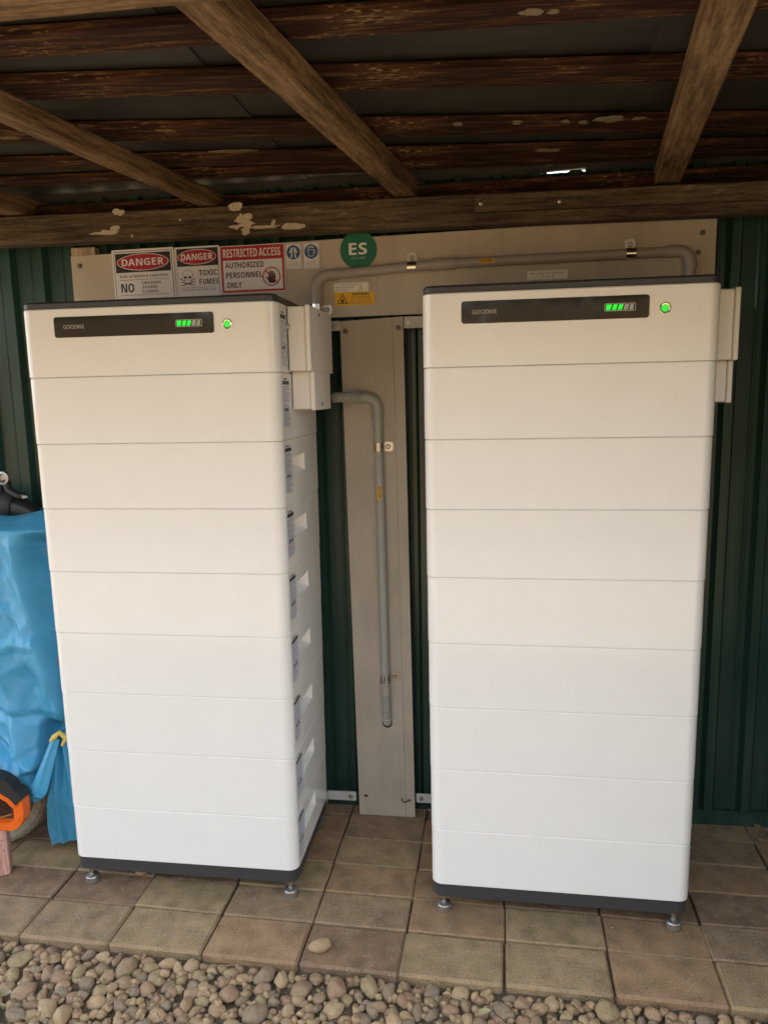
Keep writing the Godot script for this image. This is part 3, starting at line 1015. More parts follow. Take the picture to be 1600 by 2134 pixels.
func signs() -> void:
	var zs := 0.0325
	# danger, battery explosion
	var t := sign_plate("danger_sign", "white sign with red DANGER oval warning of battery explosion", -0.290, -0.110, 1.500, 1.652, zs, "sign", null, 0.002, 0.01)
	flat("border", rect(0.170, 0.142), 0.0010, M.ink_grey, t, Vector2.ZERO, 0.0003)
	flat("field", rect(0.1665, 0.1385), 0.0013, M.paper, t, Vector2.ZERO, 0.0003)
	flat("header", rect(0.160, 0.051), 0.0016, M.ink, t, Vector2(0, 0.040))
	flat("oval_rim", oval(0.0755, 0.0225), 0.0020, M.paper, t, Vector2(0, 0.041))
	flat("oval", oval(0.0735, 0.0208), 0.0024, M.red, t, Vector2(0, 0.041))
	lettering("DANGER", Vector2(0, 0.041), 0.122, 0.0185, 0.0030, M.paper, t)
	lettering("Risk of battery explosion", Vector2(0, 0.0035), 0.140, 0.0105, 0.0018, M.ink_grey, t)
	flat("rule", rect(0.144, 0.0012), 0.0016, M.ink_grey, t, Vector2(0, -0.0055))
	lettering("NO", Vector2(-0.050, -0.027), 0.038, 0.0235, 0.0018, M.ink, t)
	for k in 3: lettering(["SMOKING", "SPARKS", "FLAMES"][k], Vector2([0.020, 0.016, 0.016][k], -0.0145 - k * 0.0118), [0.056, 0.045, 0.046][k], 0.0078, 0.0018, M.ink_grey, t)
	flat("rule", rect(0.144, 0.0010), 0.0016, M.ink_grey, t, Vector2(0, -0.0465))
	# danger, toxic fumes
	t = sign_plate("danger_sign", "narrower DANGER sign with skull reading TOXIC FUMES", -0.107, 0.0205, 1.504, 1.651, zs + 0.0002, "sign", null, 0.002, 0.008)
	flat("border", rect(0.119, 0.139), 0.0010, M.ink_grey, t, Vector2.ZERO, 0.0003)
	flat("field", rect(0.1165, 0.1365), 0.0013, M.paper, t, Vector2.ZERO, 0.0003)
	flat("header", rect(0.1165, 0.046), 0.0016, M.ink, t, Vector2(0.001, 0.0450))
	flat("oval_rim", oval(0.0550, 0.0200), 0.0020, M.paper, t, Vector2(0, 0.046))
	flat("oval", oval(0.0535, 0.0185), 0.0024, M.red, t, Vector2(0, 0.046))
	lettering("DANGER", Vector2(0, 0.046), 0.090, 0.0165, 0.0030, M.paper, t)
	lettering("TOXIC", Vector2(0.029, 0.0035), 0.053, 0.0145, 0.0018, M.ink, t)
	lettering("FUMES", Vector2(0.030, -0.0200), 0.054, 0.0145, 0.0018, M.ink, t)
	flat("rule", rect(0.108, 0.0008), 0.0016, M.ink_grey, t, Vector2(0, -0.0345))
	lettering("TOXIC FUMES AREA KEEP CLEAR", Vector2(0, -0.0405), 0.098, 0.006, 0.0018, M.ink_grey, t, false)
	var sk := Node3D.new()
	sk.name = "skull"
	t.add_child(sk, true)
	sk.position = Vector3(-0.030, -0.006, 0.0016)
	for q in [[-0.020, -0.013, 0.020, -0.023], [0.020, -0.013, -0.020, -0.023], [-0.022, -0.004, 0.010, -0.020], [0.022, -0.004, -0.010, -0.020]]:
		flat("bone", stroke(Vector2(q[0], q[1]), Vector2(q[2], q[3]), 0.0022), 0.0, M.ink_grey, sk)
	flat("cranium_outline", oval(0.0150, 0.0145), 0.0003, M.ink_grey, sk, Vector2(0, 0.005))
	flat("jaw_outline", rect(0.0165, 0.014, 0.003), 0.0003, M.ink_grey, sk, Vector2(0, -0.0095), 0.00045)
	flat("cranium", oval(0.0141, 0.0136), 0.0008, M.paper, sk, Vector2(0, 0.005))
	flat("jaw", rect(0.0148, 0.0124, 0.003), 0.0007, M.paper, sk, Vector2(0, -0.0093), 0.00045)
	for q in [-1, 1]: flat("eye_socket", oval(0.0042, 0.0033, 14), 0.0013, M.ink, sk, Vector2(q * 0.0062, -0.001))
	flat("nose", PackedVector2Array([Vector2(-0.0018, -0.009), Vector2(0.0018, -0.009), Vector2(0, -0.0055)]), 0.0013, M.ink, sk)
	# restricted access
	t = sign_plate("access_sign", "white and red sign reading RESTRICTED ACCESS with crossed-out hand", 0.0215, 0.2020, 1.5235, 1.6480, zs + 0.0004, "sign", null, 0.003, 0.004)
	flat("border", rect(0.1765, 0.1210, 0.003), 0.0010, M.red, t, Vector2.ZERO, 0.0003)
	flat("field", rect(0.1650, 0.0785), 0.0014, M.paper, t, Vector2(0, -0.0155))
	lettering("RESTRICTED ACCESS", Vector2(-0.001, 0.0425), 0.160, 0.0215, 0.0016, M.paper, t)
	lettering("AUTHORIZED", Vector2(-0.0225, 0.0110), 0.108, 0.0150, 0.0020, M.ink, t)
	lettering("PERSONNEL", Vector2(-0.0245, -0.0150), 0.102, 0.0150, 0.0020, M.ink, t)
	lettering("ONLY", Vector2(-0.0535, -0.0410), 0.042, 0.0150, 0.0020, M.ink, t)
	var hn := Node3D.new()
	hn.name = "stop_hand"
	t.add_child(hn, true)
	hn.position = Vector3(0.0520, -0.0225, 0.0019)
	flat("palm", rect(0.019, 0.018, 0.005), 0.0, M.ink, hn, Vector2(0.001, -0.008))
	for q in [[-0.0065, -0.004, -0.0065, 0.0110], [-0.0015, -0.004, -0.0013, 0.0155], [0.0035, -0.004, 0.0040, 0.0135], [0.0085, -0.006, 0.0095, 0.0080], [-0.006, -0.012, -0.0135, -0.0010]]:
		flat("finger", stroke(Vector2(q[0], q[1]), Vector2(q[2], q[3]), 0.0040), 0.0001, M.ink, hn)
	part("stop_ring", ring_mesh(0.0250, 0.0250, 0.0030, 0.0), M.red, hn, Vector3(0, 0, 0.0008))
	flat("stop_bar", stroke(Vector2(-0.0165, 0.0165), Vector2(0.0165, -0.0165), 0.0030), 0.0007, M.red, hn)
	# two blue protective clothing signs
	for k in 2:
		var x0: float = [0.2045, 0.2535][k]
		t = sign_plate("clothing_sign", ["small white sign with blue disc showing a protective suit", "small white sign with blue disc showing a face shield, nearer the green disc"][k], x0, x0 + 0.0445, 1.5805, 1.6465, zs + 0.0006, "sign", null, 0.001, 0.006)
		t.set_meta("group", "small blue safety signs")
		flat("border", rect(0.0405, 0.0620), 0.0010, M.ink_grey, t, Vector2.ZERO, 0.0003)
		flat("field", rect(0.0390, 0.0605), 0.0013, M.paper, t, Vector2.ZERO, 0.0003)
		flat("disc", oval(0.0185, 0.0185), 0.0016, M.blue, t, Vector2(0, 0.0095))
		if k == 0:
			for q in [[-0.003, 0.022, -0.005, -0.002], [0.003, 0.022, 0.005, -0.002], [-0.0035, 0.004, -0.007, -0.006], [0.0035, 0.004, 0.007, -0.006], [-0.004, 0.021, -0.010, 0.008], [0.004, 0.021, 0.010, 0.008]]:
				flat("suit_figure", stroke(Vector2(q[0], q[1]), Vector2(q[2], q[3]), 0.0034), 0.0021, M.paper, t)
		else:
			for q in [[-0.009, 0.020, 0.009, 0.020], [-0.009, 0.020, -0.007, -0.002], [0.007, 0.014, 0.006, -0.002], [-0.007, -0.002, 0.006, -0.002], [-0.009, 0.014, 0.009, 0.014], [0.010, 0.014, 0.011, 0.004], [-0.006, 0.023, 0.006, 0.023]]:
				flat("shield_figure", stroke(Vector2(q[0], q[1]), Vector2(q[2], q[3]), 0.0013), 0.0021, M.paper, t)
		for q in 3:
			lettering([["PROTECTIVE", "CLOTHING", "MUST BE WORN"], ["FACE SHIELD", "MUST BE WORN", "IN THIS AREA"]][k][q], Vector2(0, -0.0150 - q * 0.0050), [0.027, 0.026, 0.032][q], 0.0032, 0.0018, M.red if k == 0 and q == 0 else M.ink_grey, t, false)
	# round green sticker
	t = thing("round_sign", "round green sticker with white letters ES above the conduit", "sign", Vector3(0.4035, 1.6215, zs))
	part("plate", plate(oval(0.0495, 0.0485, 48), 0.0009), M.es_green, t)
	lettering("ES", Vector2(-0.0015, 0.003), 0.049, 0.030, 0.0012, M.paper, t)
	lettering("UN.3480", Vector2(-0.0005, -0.0205), 0.037, 0.0070, 0.0012, mat(Color(0.30, 0.45, 0.38), 0.5), t, false)
	# supply label and yellow warning
	t = sign_plate("supply_label", "small cream label headed BATTERY SUPPLY above the yellow label", 0.334, 0.4285, 1.5150, 1.5385, zs, "label", M.cream, 0.0008)
	lettering("BATTERY SUPPLY", Vector2(0, 0.0065), 0.054, 0.0040, 0.0012, M.ink_grey, t, false)
	lettering("SHORT CIRCUIT CURRENT", Vector2(-0.017, 0.0), 0.054, 0.0034, 0.0012, M.ink_grey, t, false)
	lettering("40", Vector2(0.026, 0.0), 0.009, 0.0050, 0.0012, M.ink, t, false)
	lettering("A", Vector2(0.0425, 0.0), 0.0025, 0.0030, 0.0012, M.ink_grey, t, false)
	lettering("MAX D.C. VOLTS", Vector2(-0.026, -0.0070), 0.036, 0.0034, 0.0012, M.ink_grey, t, false)
	lettering("576", Vector2(0.026, -0.0070), 0.013, 0.0052, 0.0012, M.ink, t, false)
	lettering("V", Vector2(0.0425, -0.0070), 0.0025, 0.0030, 0.0012, M.ink_grey, t, false)
	t = sign_plate("warning_label", "yellow WARNING label with black triangle on the beige board", 0.336, 0.4435, 1.4795, 1.5145, zs, "label", M.yellow, 0.0008)
	flat("triangle", PackedVector2Array([Vector2(-0.048, -0.0130), Vector2(-0.018, -0.0130), Vector2(-0.033, 0.0135)]), 0.0010, M.ink, t)
	flat("triangle_field", PackedVector2Array([Vector2(-0.0440, -0.0108), Vector2(-0.0220, -0.0108), Vector2(-0.033, 0.0088)]), 0.0014, M.yellow, t)
	flat("flash_symbol", PackedVector2Array([Vector2(-0.0370, -0.0095), Vector2(-0.0290, -0.0095), Vector2(-0.0300, -0.003), Vector2(-0.0320, 0.0025), Vector2(-0.0335, -0.002), Vector2(-0.0360, 0.000)]), 0.0018, M.ink, t)
	lettering("WARNING", Vector2(0.0165, 0.0115), 0.046, 0.0068, 0.0012, M.ink, t)
	lettering("ARC FLASH HAZARD", Vector2(0.0165, 0.0035), 0.052, 0.0038, 0.0012, M.ink, t, false)
	for q in 3: lettering(["DO NOT DISCONNECT UNDER", "LOAD. ISOLATE THE SUPPLY", "BEFORE WORKING ON UNIT"][q], Vector2(0.0165, -0.0030 - q * 0.0046), 0.060, 0.0030, 0.0012, M.ink_grey, t, false)
	t = sign_plate("supplies_label", "small white label reading MULTIPLE DES SUPPLIES above the tower", 0.844, 0.947, 1.5270, 1.5490, zs, "label", M.cream, 0.0008, 0.004)
	lettering("MULTIPLE DES SUPPLIES", Vector2(0, 0.0040), 0.084, 0.0044, 0.0012, M.ink_grey, t, false)
	lettering("IN USE", Vector2(-0.004, -0.0048), 0.022, 0.0044, 0.0012, M.ink_grey, t, false)
	lettering("2", Vector2(0.014, -0.0040), 0.005, 0.0075, 0.0012, M.ink, t, false)

# ------------------------------------------------------------------ conduits
func arc(c: Vector3, u: Vector3, v: Vector3, r: float, n := 8) -> Array:
	var o := []
	for k in n + 1:
		var a := PI / 2 * k / n
		o.append(c + u * cos(a) * r + v * sin(a) * r)
	return o

func saddle(called: String, label: String, at: Vector3, axis_y: bool, lug: Vector3, r := 0.0135) -> void:
	# a bright strap over the pipe with one screwed lug; local z out of the board
	var t := thing(called, label, "clamp", at, 0.0, "bright conduit clamps")
	var st := new_st()
	var w := 0.023
	var ax := Vector3.UP if axis_y else Vector3.RIGHT
	var sd := Vector3.RIGHT if axis_y else Vector3.UP
	var n := 14
	for k in n:
		var a0 := PI * k / n
		var a1 := PI * (k + 1) / n
		for rr in [r, r + 0.0018]:
			var p0: Vector3 = (sd * cos(a0) + Vector3.BACK * sin(a0)) * rr
			var p1: Vector3 = (sd * cos(a1) + Vector3.BACK * sin(a1)) * rr
			poly(st, [p0 - ax * w / 2, p0 + ax * w / 2, p1 + ax * w / 2, p1 - ax * w / 2], Vector3.ZERO)
		for e in [-1, 1]:
			var q := []
			for pr in [[a0, r], [a1, r], [a1, r + 0.0018], [a0, r + 0.0018]]: q.append((sd * cos(pr[0]) + Vector3.BACK * sin(pr[0])) * pr[1] + ax * w / 2 * e)
			poly(st, q, -ax * e)
	part("strap", st.commit(), M.chrome, t)
	var lr := plate(rect(0.029, 0.026, 0.008), 0.002)
	var l := part("lug", lr, M.zinc, t, lug + Vector3(0, 0, -r + 0.0005))
	if not axis_y: l.rotation.z = PI / 2
	part("screw", lathe([[0.0, 0], [0.0068, 0], [0.0068, 0.0016], [0.0045, 0.0045], [0.0, 0.0045]], 10), M.steel, l, Vector3(0, 0, 0.002), Vector3(PI / 2, 0, 0))

func conduits() -> void:
	var zc := 0.0470
	var r := 0.0125
	var t := thing("conduit", "beige pipe running along the board between the two tower tops", "pipe", Vector3(0.6, 1.5, zc))
	var o := Vector3(0.6, 1.5, zc)
	# down leg and elbow near the cable box
	part("lower_leg", tube([Vector3(0.289, 1.455, zc) - o, Vector3(0.2905, 1.530, zc) - o], r, 18), M.conduit, t)
	part("socket_ring", tube([Vector3(0.2895, 1.484, zc) - o, Vector3(0.2895, 1.497, zc) - o], r + 0.0022, 18), M.conduit, t)
	var el := arc(Vector3(0.3245, 1.525, zc) - o, Vector3(-1, 0, 0), Vector3(0.02, 1, 0).normalized(), 0.034)
	part("elbow", tube([Vector3(0.2905, 1.502, zc) - o] + el + [Vector3(0.350, 1.5605, zc) - o], r + 0.0020, 18), M.conduit, t)
	part("straight_pipe", tube([Vector3(0.345, 1.5603, zc) - o, Vector3(0.604, 1.5735, zc) - o], r, 18), M.conduit, t)
	part("coupling", tube([Vector3(0.598, 1.5730, zc) - o, Vector3(0.600, 1.5731, zc) - o, Vector3(0.655, 1.5745, zc) - o, Vector3(0.668, 1.5749, zc) - o], [r + 0.0018, r + 0.0030, r + 0.0030, r], 18), M.conduit, t)
	part("straight_pipe", tube([Vector3(0.660, 1.5748, zc) - o, Vector3(1.192, 1.5795, zc) - o], r, 18), M.conduit, t)
	var er := arc(Vector3(1.2140, 1.5485, zc) - o, Vector3(0, 1, 0), Vector3(1, 0, 0), 0.031)
	part("elbow", tube([Vector3(1.186, 1.5795, zc) - o] + er + [Vector3(1.2450, 1.535, zc) - o], r + 0.0020, 18), M.conduit, t)
	part("lower_leg", tube([Vector3(1.2450, 1.540, zc) - o, Vector3(1.2455, 1.455, zc) - o], r, 18), M.conduit, t)
	saddle("conduit_clamp", "bright metal clamp on the conduit beside the green ES sticker", Vector3(0.546, 1.5703, zc), false, Vector3(0, 0.0235, 0), r)
	saddle("conduit_clamp", "bright metal clamp on the conduit near the board's screwed end", Vector3(1.099, 1.5787, zc), false, Vector3(0, 0.0235, 0), r)
	saddle("conduit_clamp", "shiny clamp low on the conduit elbow above the cable box", Vector3(0.2895, 1.474, zc), true, Vector3(0.0245, -0.004, 0), r)
	var y1 := sticker("small yellow BATTERY sticker on the horizontal conduit", Vector3(0.741, 1.5752, zc + r - 0.0002), 0.009)
	# lower conduit
	var zl := 0.0535
	var o2 := Vector3(0.45, 0.8, zl)
	var t2 := thing("conduit", "grey pipe running down the cover board from the cable box", "pipe", o2)
	var path := []
	var rad := []
	var curve := Curve3D.new()
	curve.add_point(Vector3(0.3430, 1.236, 0.120) - o2, Vector3.ZERO, Vector3(0.012, 0, -0.02))
	curve.add_point(Vector3(0.4020, 1.2355, zl + 0.004) - o2, Vector3(-0.03, 0, 0.016), Vector3(0.01, 0, 0))
	var L := curve.get_baked_length()
	var n := int(L / 0.0064) * 4
	for k in n + 1:
		path.append(curve.sample_baked(L * k / n, true))
		rad.append(0.0104 * [1.0, 1.30, 1.30, 1.0][k % 4])
	part("flexible_hose", tube(path, rad, 16), M.conduit_grey, t2)
	var e3 := arc(Vector3(0.4150, 1.2010, zl) - o2, Vector3(0, 1, 0), Vector3(1, 0, 0), 0.0335)
	part("elbow", tube([Vector3(0.396, 1.2345, zl + 0.003) - o2] + e3 + [Vector3(0.4487, 1.170, zl) - o2], r + 0.0016, 18), M.conduit_grey, t2)
	part("straight_pipe", tube([Vector3(0.4487, 1.178, zl) - o2, Vector3(0.4540, 0.428, zl) - o2], r, 18), M.conduit_grey, t2)
	part("coupling", tube([Vector3(0.4540, 0.424, zl) - o2, Vector3(0.4543, 0.386, zl) - o2], r + 0.0012, 18), M.conduit_grey, t2)
	var c2 := Curve3D.new()
	c2.add_point(Vector3(0.4543, 0.388, zl) - o2, Vector3.ZERO, Vector3(0, -0.03, 0))
	c2.add_point(Vector3(0.4550, 0.318, zl - 0.004) - o2, Vector3(0, 0.02, 0), Vector3(0, -0.016, 0))
	c2.add_point(Vector3(0.4550, 0.296, 0.034) - o2, Vector3(0, 0.006, 0.014), Vector3.ZERO)
	L = c2.get_baked_length()
	n = int(L / 0.0064) * 4
	path = []
	rad = []
	for k in n + 1:
		path.append(c2.sample_baked(L * k / n, true))
		rad.append(0.0106 * [1.0, 1.28, 1.28, 1.0][k % 4])
	part("flexible_hose", tube(path, rad, 16), M.conduit_grey, t2)
	flat("entry_hole", oval(0.0150, 0.0165, 24), 0.0405 - zl, M.gap, t2, Vector2(0.4550, 0.2965) - Vector2(o2.x, o2.y), 0.0004)
	saddle("conduit_clamp", "metal clamp near the top of the vertical grey conduit", Vector3(0.4493, 1.1000, zl), true, Vector3(0.0245, 0, 0), r)
	saddle("conduit_clamp", "metal clamp near the lower end of the vertical grey conduit", Vector3(0.4540, 0.4360, zl), true, Vector3(0.0255, 0.003, 0), r)
	var y2 := sticker("small yellow BATTERY sticker on the vertical conduit", Vector3(0.4500, 0.9750, zl + r - 0.0002), PI / 2 * -1.0)

func sticker(label: String, at: Vector3, roll: float) -> Node3D:
	var t := thing("battery_sticker", label, "label", at, 0.0, "yellow conduit stickers")
	t.rotation.z = roll
	# bent round the pipe
	var st := new_st()
	var rr := 0.0130
	for k in 6:
		var a0 := -0.42 + 0.84 * k / 6.0
		var a1 := -0.42 + 0.84 * (k + 1) / 6.0
		var p0 := Vector3(0, sin(a0) * rr, cos(a0) * rr - rr + 0.0008)
		var p1 := Vector3(0, sin(a1) * rr, cos(a1) * rr - rr + 0.0008)
		var hx := Vector3(0.0185, 0, 0)
		poly(st, [p0 - hx, p0 + hx, p1 + hx, p1 - hx], Vector3(0, 0, -rr))
	part("film", st.commit(), M.yellow, t)
	lettering("BATTERY", Vector2(0, 0), 0.032, 0.0056, 0.0010, M.ink, t)
	return t

# ------------------------------------------------------------------ brackets
func brackets() -> void:
	var spec := [
		["steel wall bracket at cover board's upper end, beside the labelled tower", 0.276, 0.348, 1.427, 0.026, 1],
		["steel wall bracket at cover board's upper end, beside the unlabelled tower side", 0.5215, 0.640, 1.430, 0.030, -1],
		["steel wall bracket near floor, beside the labelled tower", 0.268, 0.3555, 0.055, 0.028, 1],
		["steel wall bracket near floor, beside the unlabelled tower side", 0.536, 0.640, 0.060, 0.028, -1],
	]
	for s in spec:
		var t := thing("wall_bracket", s[0], "bracket", Vector3((s[1] + s[2]) / 2, s[3], 0.034), 0.0, "steel wall brackets")
		var w: float = s[2] - s[1]
		part("wall_flange", plate(rect(w, s[4], 0.004), 0.003), M.bracket, t, Vector3(0, 0, -0.002))
		var bx: float = w / 2 * (-s[5])
		part("tower_flange", cbox(Vector3(0.003, s[4], 0.050), 0.001), M.bracket, t, Vector3(bx + 0.0015 * s[5], 0, 0.026))
		part("bolt_head", lathe([[0.0, 0], [0.0075, 0], [0.0075, 0.001], [0.0058, 0.001], [0.0058, 0.0055], [0.0, 0.0058]], 6), M.steel, t, Vector3(w / 2 * s[5] - 0.016 * s[5] + (0.0 if s[5] > 0 else -0.002), 0, 0.001), Vector3(PI / 2, 0, 0))
	# pegs behind the tower's rear foot
	var c := thing("foot_clip", "small bent steel clip beside the labelled tower's rear foot", "clip", Vector3(0.272, 0.0, 0.115))
	part("upright", cbox(Vector3(0.004, 0.034, 0.012), 0.0008), M.zinc, c, Vector3(0, 0.017, 0))
	part("lip", cbox(Vector3(0.020, 0.003, 0.012), 0.0008), M.zinc, c, Vector3(0.010, 0.0345, 0))

# ------------------------------------------------------------------ left corner
func tarp_sheet(nu: int, nv: int, f: Callable) -> ArrayMesh:
	var st := new_st()
	var g := []
	for j in nv + 1:
		for i in nu + 1: g.append(f.call(float(i) / nu, float(j) / nv))
	for j in nv:
		for i in nu:
			var a: Vector3 = g[j * (nu + 1) + i]
			var b: Vector3 = g[j * (nu + 1) + i + 1]
			var c: Vector3 = g[(j + 1) * (nu + 1) + i + 1]
			var d: Vector3 = g[(j + 1) * (nu + 1) + i]
			for v in [a, b, c, a, c, d]:
				st.set_smooth_group(0)
				st.add_vertex(v)
	st.index()
	st.generate_normals()
	return st.commit()

func crease(d: float, w: float) -> float:   # 1 on the fold, sharp top
	return maxf(0.0, 1.0 - absf(d) / w)

func covered_machine() -> void:
	var n := FastNoiseLite.new()
	n.seed = 17
	n.frequency = 3.2
	n.fractal_octaves = 3
	var cr := FastNoiseLite.new()
	cr.seed = 23
	cr.noise_type = FastNoiseLite.TYPE_CELLULAR
	cr.cellular_return_type = FastNoiseLite.RETURN_DISTANCE
	cr.cellular_jitter = 1.0
	cr.fractal_type = FastNoiseLite.FRACTAL_NONE
	cr.frequency = 5.0
	var t := thing("tarpaulin", "blue plastic tarpaulin draped over a wheeled machine", "tarpaulin", Vector3(-0.7, 0, 0.2))
	var o := Vector3(-0.7, 0, 0.2)
	var sheet := tarp_sheet(170, 190, func(u: float, v: float) -> Vector3:
		var x := lerpf(-1.25, -0.352, u)
		var top := 0.905 + 0.10 * (x + 0.45)
		var y: float
		var z: float
		if v < 0.18:
			var k := v / 0.18
			z = lerpf(0.045, 0.262, k)
			y = top + 0.035 * (1.0 - k) + 0.012 * sin(k * PI)
		else:
			var k := (v - 0.18) / 0.82
			var hem := 0.172 + 0.010 * sin(x * 9.0 + 1.0) + 0.008 * n.get_noise_1d(x * 40.0)
			y = lerpf(top, hem, k)
			z = 0.262 + 0.055 * smoothstep(0.0, 0.5, k) + 0.010 * sin(k * 5.0) + 0.035 * smoothstep(0.45, 0.25, y)
			var w := smoothstep(0.0, 0.08, k)
			# the long ridge that runs down to the tower; the cloth falls back behind it
			var xr := lerpf(-0.392, -0.515, clampf((y - 0.44) / 0.42, 0, 1)) if y > 0.44 else lerpf(-0.400, -0.392, clampf((y - 0.3) / 0.14, 0, 1))
			var back := smoothstep(0.0, 0.05, x - xr)
			z -= 0.075 * back * w * smoothstep(0.30, 0.42, y)
			z += 0.030 * crease(x - xr + 0.004, 0.05) * w
			# further folds
			z += 0.030 * crease(x - lerpf(-0.47, -0.60, clampf((y - 0.2) / 0.5, 0, 1)), 0.045) * smoothstep(0.75, 0.45, y)
			z += 0.016 * crease(x - lerpf(-0.66, -0.50, clampf((y - 0.12) / 0.2, 0, 1)), 0.040) * smoothstep(0.38, 0.28, y)
			z += 0.034 * crease(y - (0.235 + 0.55 * (x + 0.53)), 0.040) * smoothstep(-0.68, -0.60, x) * smoothstep(-0.40, -0.46, x)
			z -= 0.028 * crease(y - (0.290 - 0.55 * (x + 0.55)), 0.030) * smoothstep(-0.66, -0.58, x)
			z += 0.010 * crease(y - (0.600 + 0.12 * (x + 0.5)), 0.022)
			z -= 0.012 * crease(y - (0.400 - 0.05 * (x + 0.5)), 0.022)
			z += 0.018 * crease(y - (0.835 - 0.22 * (x + 0.45)), 0.020) * smoothstep(-0.52, -0.47, x)
			z += (0.022 * cr.get_noise_2d(x * 1.5 + y * 0.7, y * 0.8 - x * 0.3) + 0.009 * cr.get_noise_2d(x * 3.1 - y * 1.9, y * 2.4 + 4.0) + 0.006 * n.get_noise_2d(x * 2.2, y) + 0.011 * (0.5 - absf(n.get_noise_2d(x * 1.6 + y * 0.9 + 7.0, y * 0.8 - x * 0.5)) * 2.2)) * w
		if v >= 0.18: z -= 0.085 * smoothstep(-0.462, -0.437, x) * smoothstep(0.40, 0.35, y)
		y += 0.006 * n.get_noise_2d(x * 2.0 + 5.0, z * 2.0) if v < 0.18 else 0.0
		# turn the corner beside the tower
		var turn := smoothstep(0.955, 1.0, u)
		z -= turn * 0.12
		return Vector3(x, y, z) - o)
	part("cover_sheet", sheet, M.tarp, t)
	# corner that hangs lower, gathered under a tie
	var flap := tarp_sheet(36, 44, func(u: float, v: float) -> Vector3:
		var y := lerpf(0.372, lerpf(0.030, 0.050, u), v)
		var spread := smoothstep(0.0, 0.55, v)
		var xl := lerpf(-0.392, -0.449, smoothstep(0.0, 0.9, v))
		var xr := lerpf(-0.372, -0.343, spread)
		var x := lerpf(xl, xr, u)
		var fold := 0.014 * sin(u * 9.0 + v * 2.0) * (1.0 - 0.72 * v) + 0.012 * crease(u - 0.22 - 0.1 * v, 0.12)
		var z := 0.330 + fold + 0.012 * sin(v * 4.0) - 0.02 * u * v + 0.005 * n.get_noise_2d(x * 6.0, y * 3.0)
		return Vector3(x, y, z) - o)
	part("hanging_corner", flap, M.tarp, t)
	# rolled fold beside it
	var roll := tarp_sheet(16, 20, func(u: float, v: float) -> Vector3:
		var c := Vector3(-0.386, 0.362, 0.352).lerp(Vector3(-0.440, 0.205, 0.376), v)
		var rad := lerpf(0.009, 0.020, v) * sqrt(maxf(0.05, 1.0 - pow(maxf(v - 0.8, 0.0) / 0.2, 2.0) * 0.75))
		var a := lerpf(-1.7, 1.7, u)
		return c + Vector3(sin(a) * 1.15, sin(a) * -0.42, cos(a) * 0.30 + 0.35 * crease(u - 0.42, 0.12)) * rad - o)
	part("rolled_fold", roll, M.tarp, t)
	for q in [[-0.424, 0.062], [-0.418, 0.060]]:
		part("eyelet_mark", ring_mesh(0.0030, 0.0048, 0.0014, 0.0, 12), M.ink_grey, t, Vector3(q[0], q[1], 0.3445) - o)
	part("yellow_tie", tube([Vector3(-0.404, 0.352, 0.352) - o, Vector3(-0.388, 0.366, 0.356) - o, Vector3(-0.376, 0.376, 0.350) - o, Vector3(-0.362, 0.360, 0.345) - o, Vector3(-0.372, 0.340, 0.352) - o], [0.003, 0.008, 0.007, 0.008, 0.003], 8), M.yellow_cloth, t)
	# the machine underneath
	var m := thing("covered_machine", "machine under the tarpaulin with one cream tyred wheel showing", "machine", Vector3(-0.640, 0, 0.250))
	var wheel := Node3D.new()
	wheel.name = "wheel"
	m.add_child(wheel, true)
	wheel.position = Vector3(0.0, 0.157, 0.028)
	wheel.rotation = Vector3(0, 0.22, 0)
	var R := 0.157
	var tw := 0.026
	var prof := [[0.118, -0.014], [0.122, -0.018], [0.140, -tw], [0.150, -tw + 0.003], [R - 0.002, -0.014], [R, 0.0], [R - 0.002, 0.014], [0.150, tw - 0.003], [0.140, tw], [0.122, 0.018], [0.118, 0.014]]
	part("tyre", lathe(prof, 56), M.tyre, wheel, Vector3.ZERO, Vector3(PI / 2, 0, 0))
	var st := new_st()
	for k in 60:
		for s in [-1, 0, 1]:
			var a := TAU * (k + (0.5 if s == 0 else 0.0)) / 60
			var tr := Transform3D(Basis(Vector3.BACK, a), Vector3.ZERO) * Transform3D(Basis.IDENTITY, Vector3(0, R - 0.001 - (0.003 if s != 0 else 0.0), s * 0.0145))
			add_cbox(st, Vector3(0.0085, 0.005, 0.011), 0.001, tr)
	var tread := part("tread_blocks", st.commit(), M.tyre, wheel)
	tread.set_meta("kind", "stuff")
	part("rim", lathe([[0.020, -0.010], [0.112, -0.012], [0.119, -0.016], [0.119, 0.016], [0.112, 0.012], [0.020, 0.014], [0.0, 0.014]], 40), M.rim, wheel, Vector3.ZERO, Vector3(PI / 2, 0, 0))
	part("hub", lathe([[0.0, -0.02], [0.022, -0.02], [0.022, 0.022], [0.0, 0.024]], 16), M.steel, wheel, Vector3.ZERO, Vector3(PI / 2, 0, 0))
	part("chassis", cbox(Vector3(0.40, 0.50, 0.10), 0.02), M.rubber, m, Vector3(-0.05, 0.57, -0.110))
	part("red_bar", tube([Vector3(0.05, 0.515, 0.055), Vector3(0.270, 0.552, 0.030)], 0.010, 12), M.red_paint, m)
	part("red_bar", tube([Vector3(0.05, 0.500, 0.050), Vector3(0.270, 0.530, 0.020)], 0.006, 10), M.red_paint, m)
	for x in [-0.15, 0.15]: part("leg", cbox(Vector3(0.03, 0.30, 0.03), 0.003), M.rubber, m, Vector3(x, 0.151, -0.09))
	# black fittings on top of the tarpaulin
	var b := thing("pipe_fitting", "black plastic pipe and clamp fitting lying on the tarpaulin", "fitting", Vector3(-0.62, 0.915, 0.10))
	part("main_pipe", tube([Vector3(-0.20, 0.040, 0.0), Vector3(-0.02, 0.036, 0.0)], 0.030, 20), M.plastic_black, b)
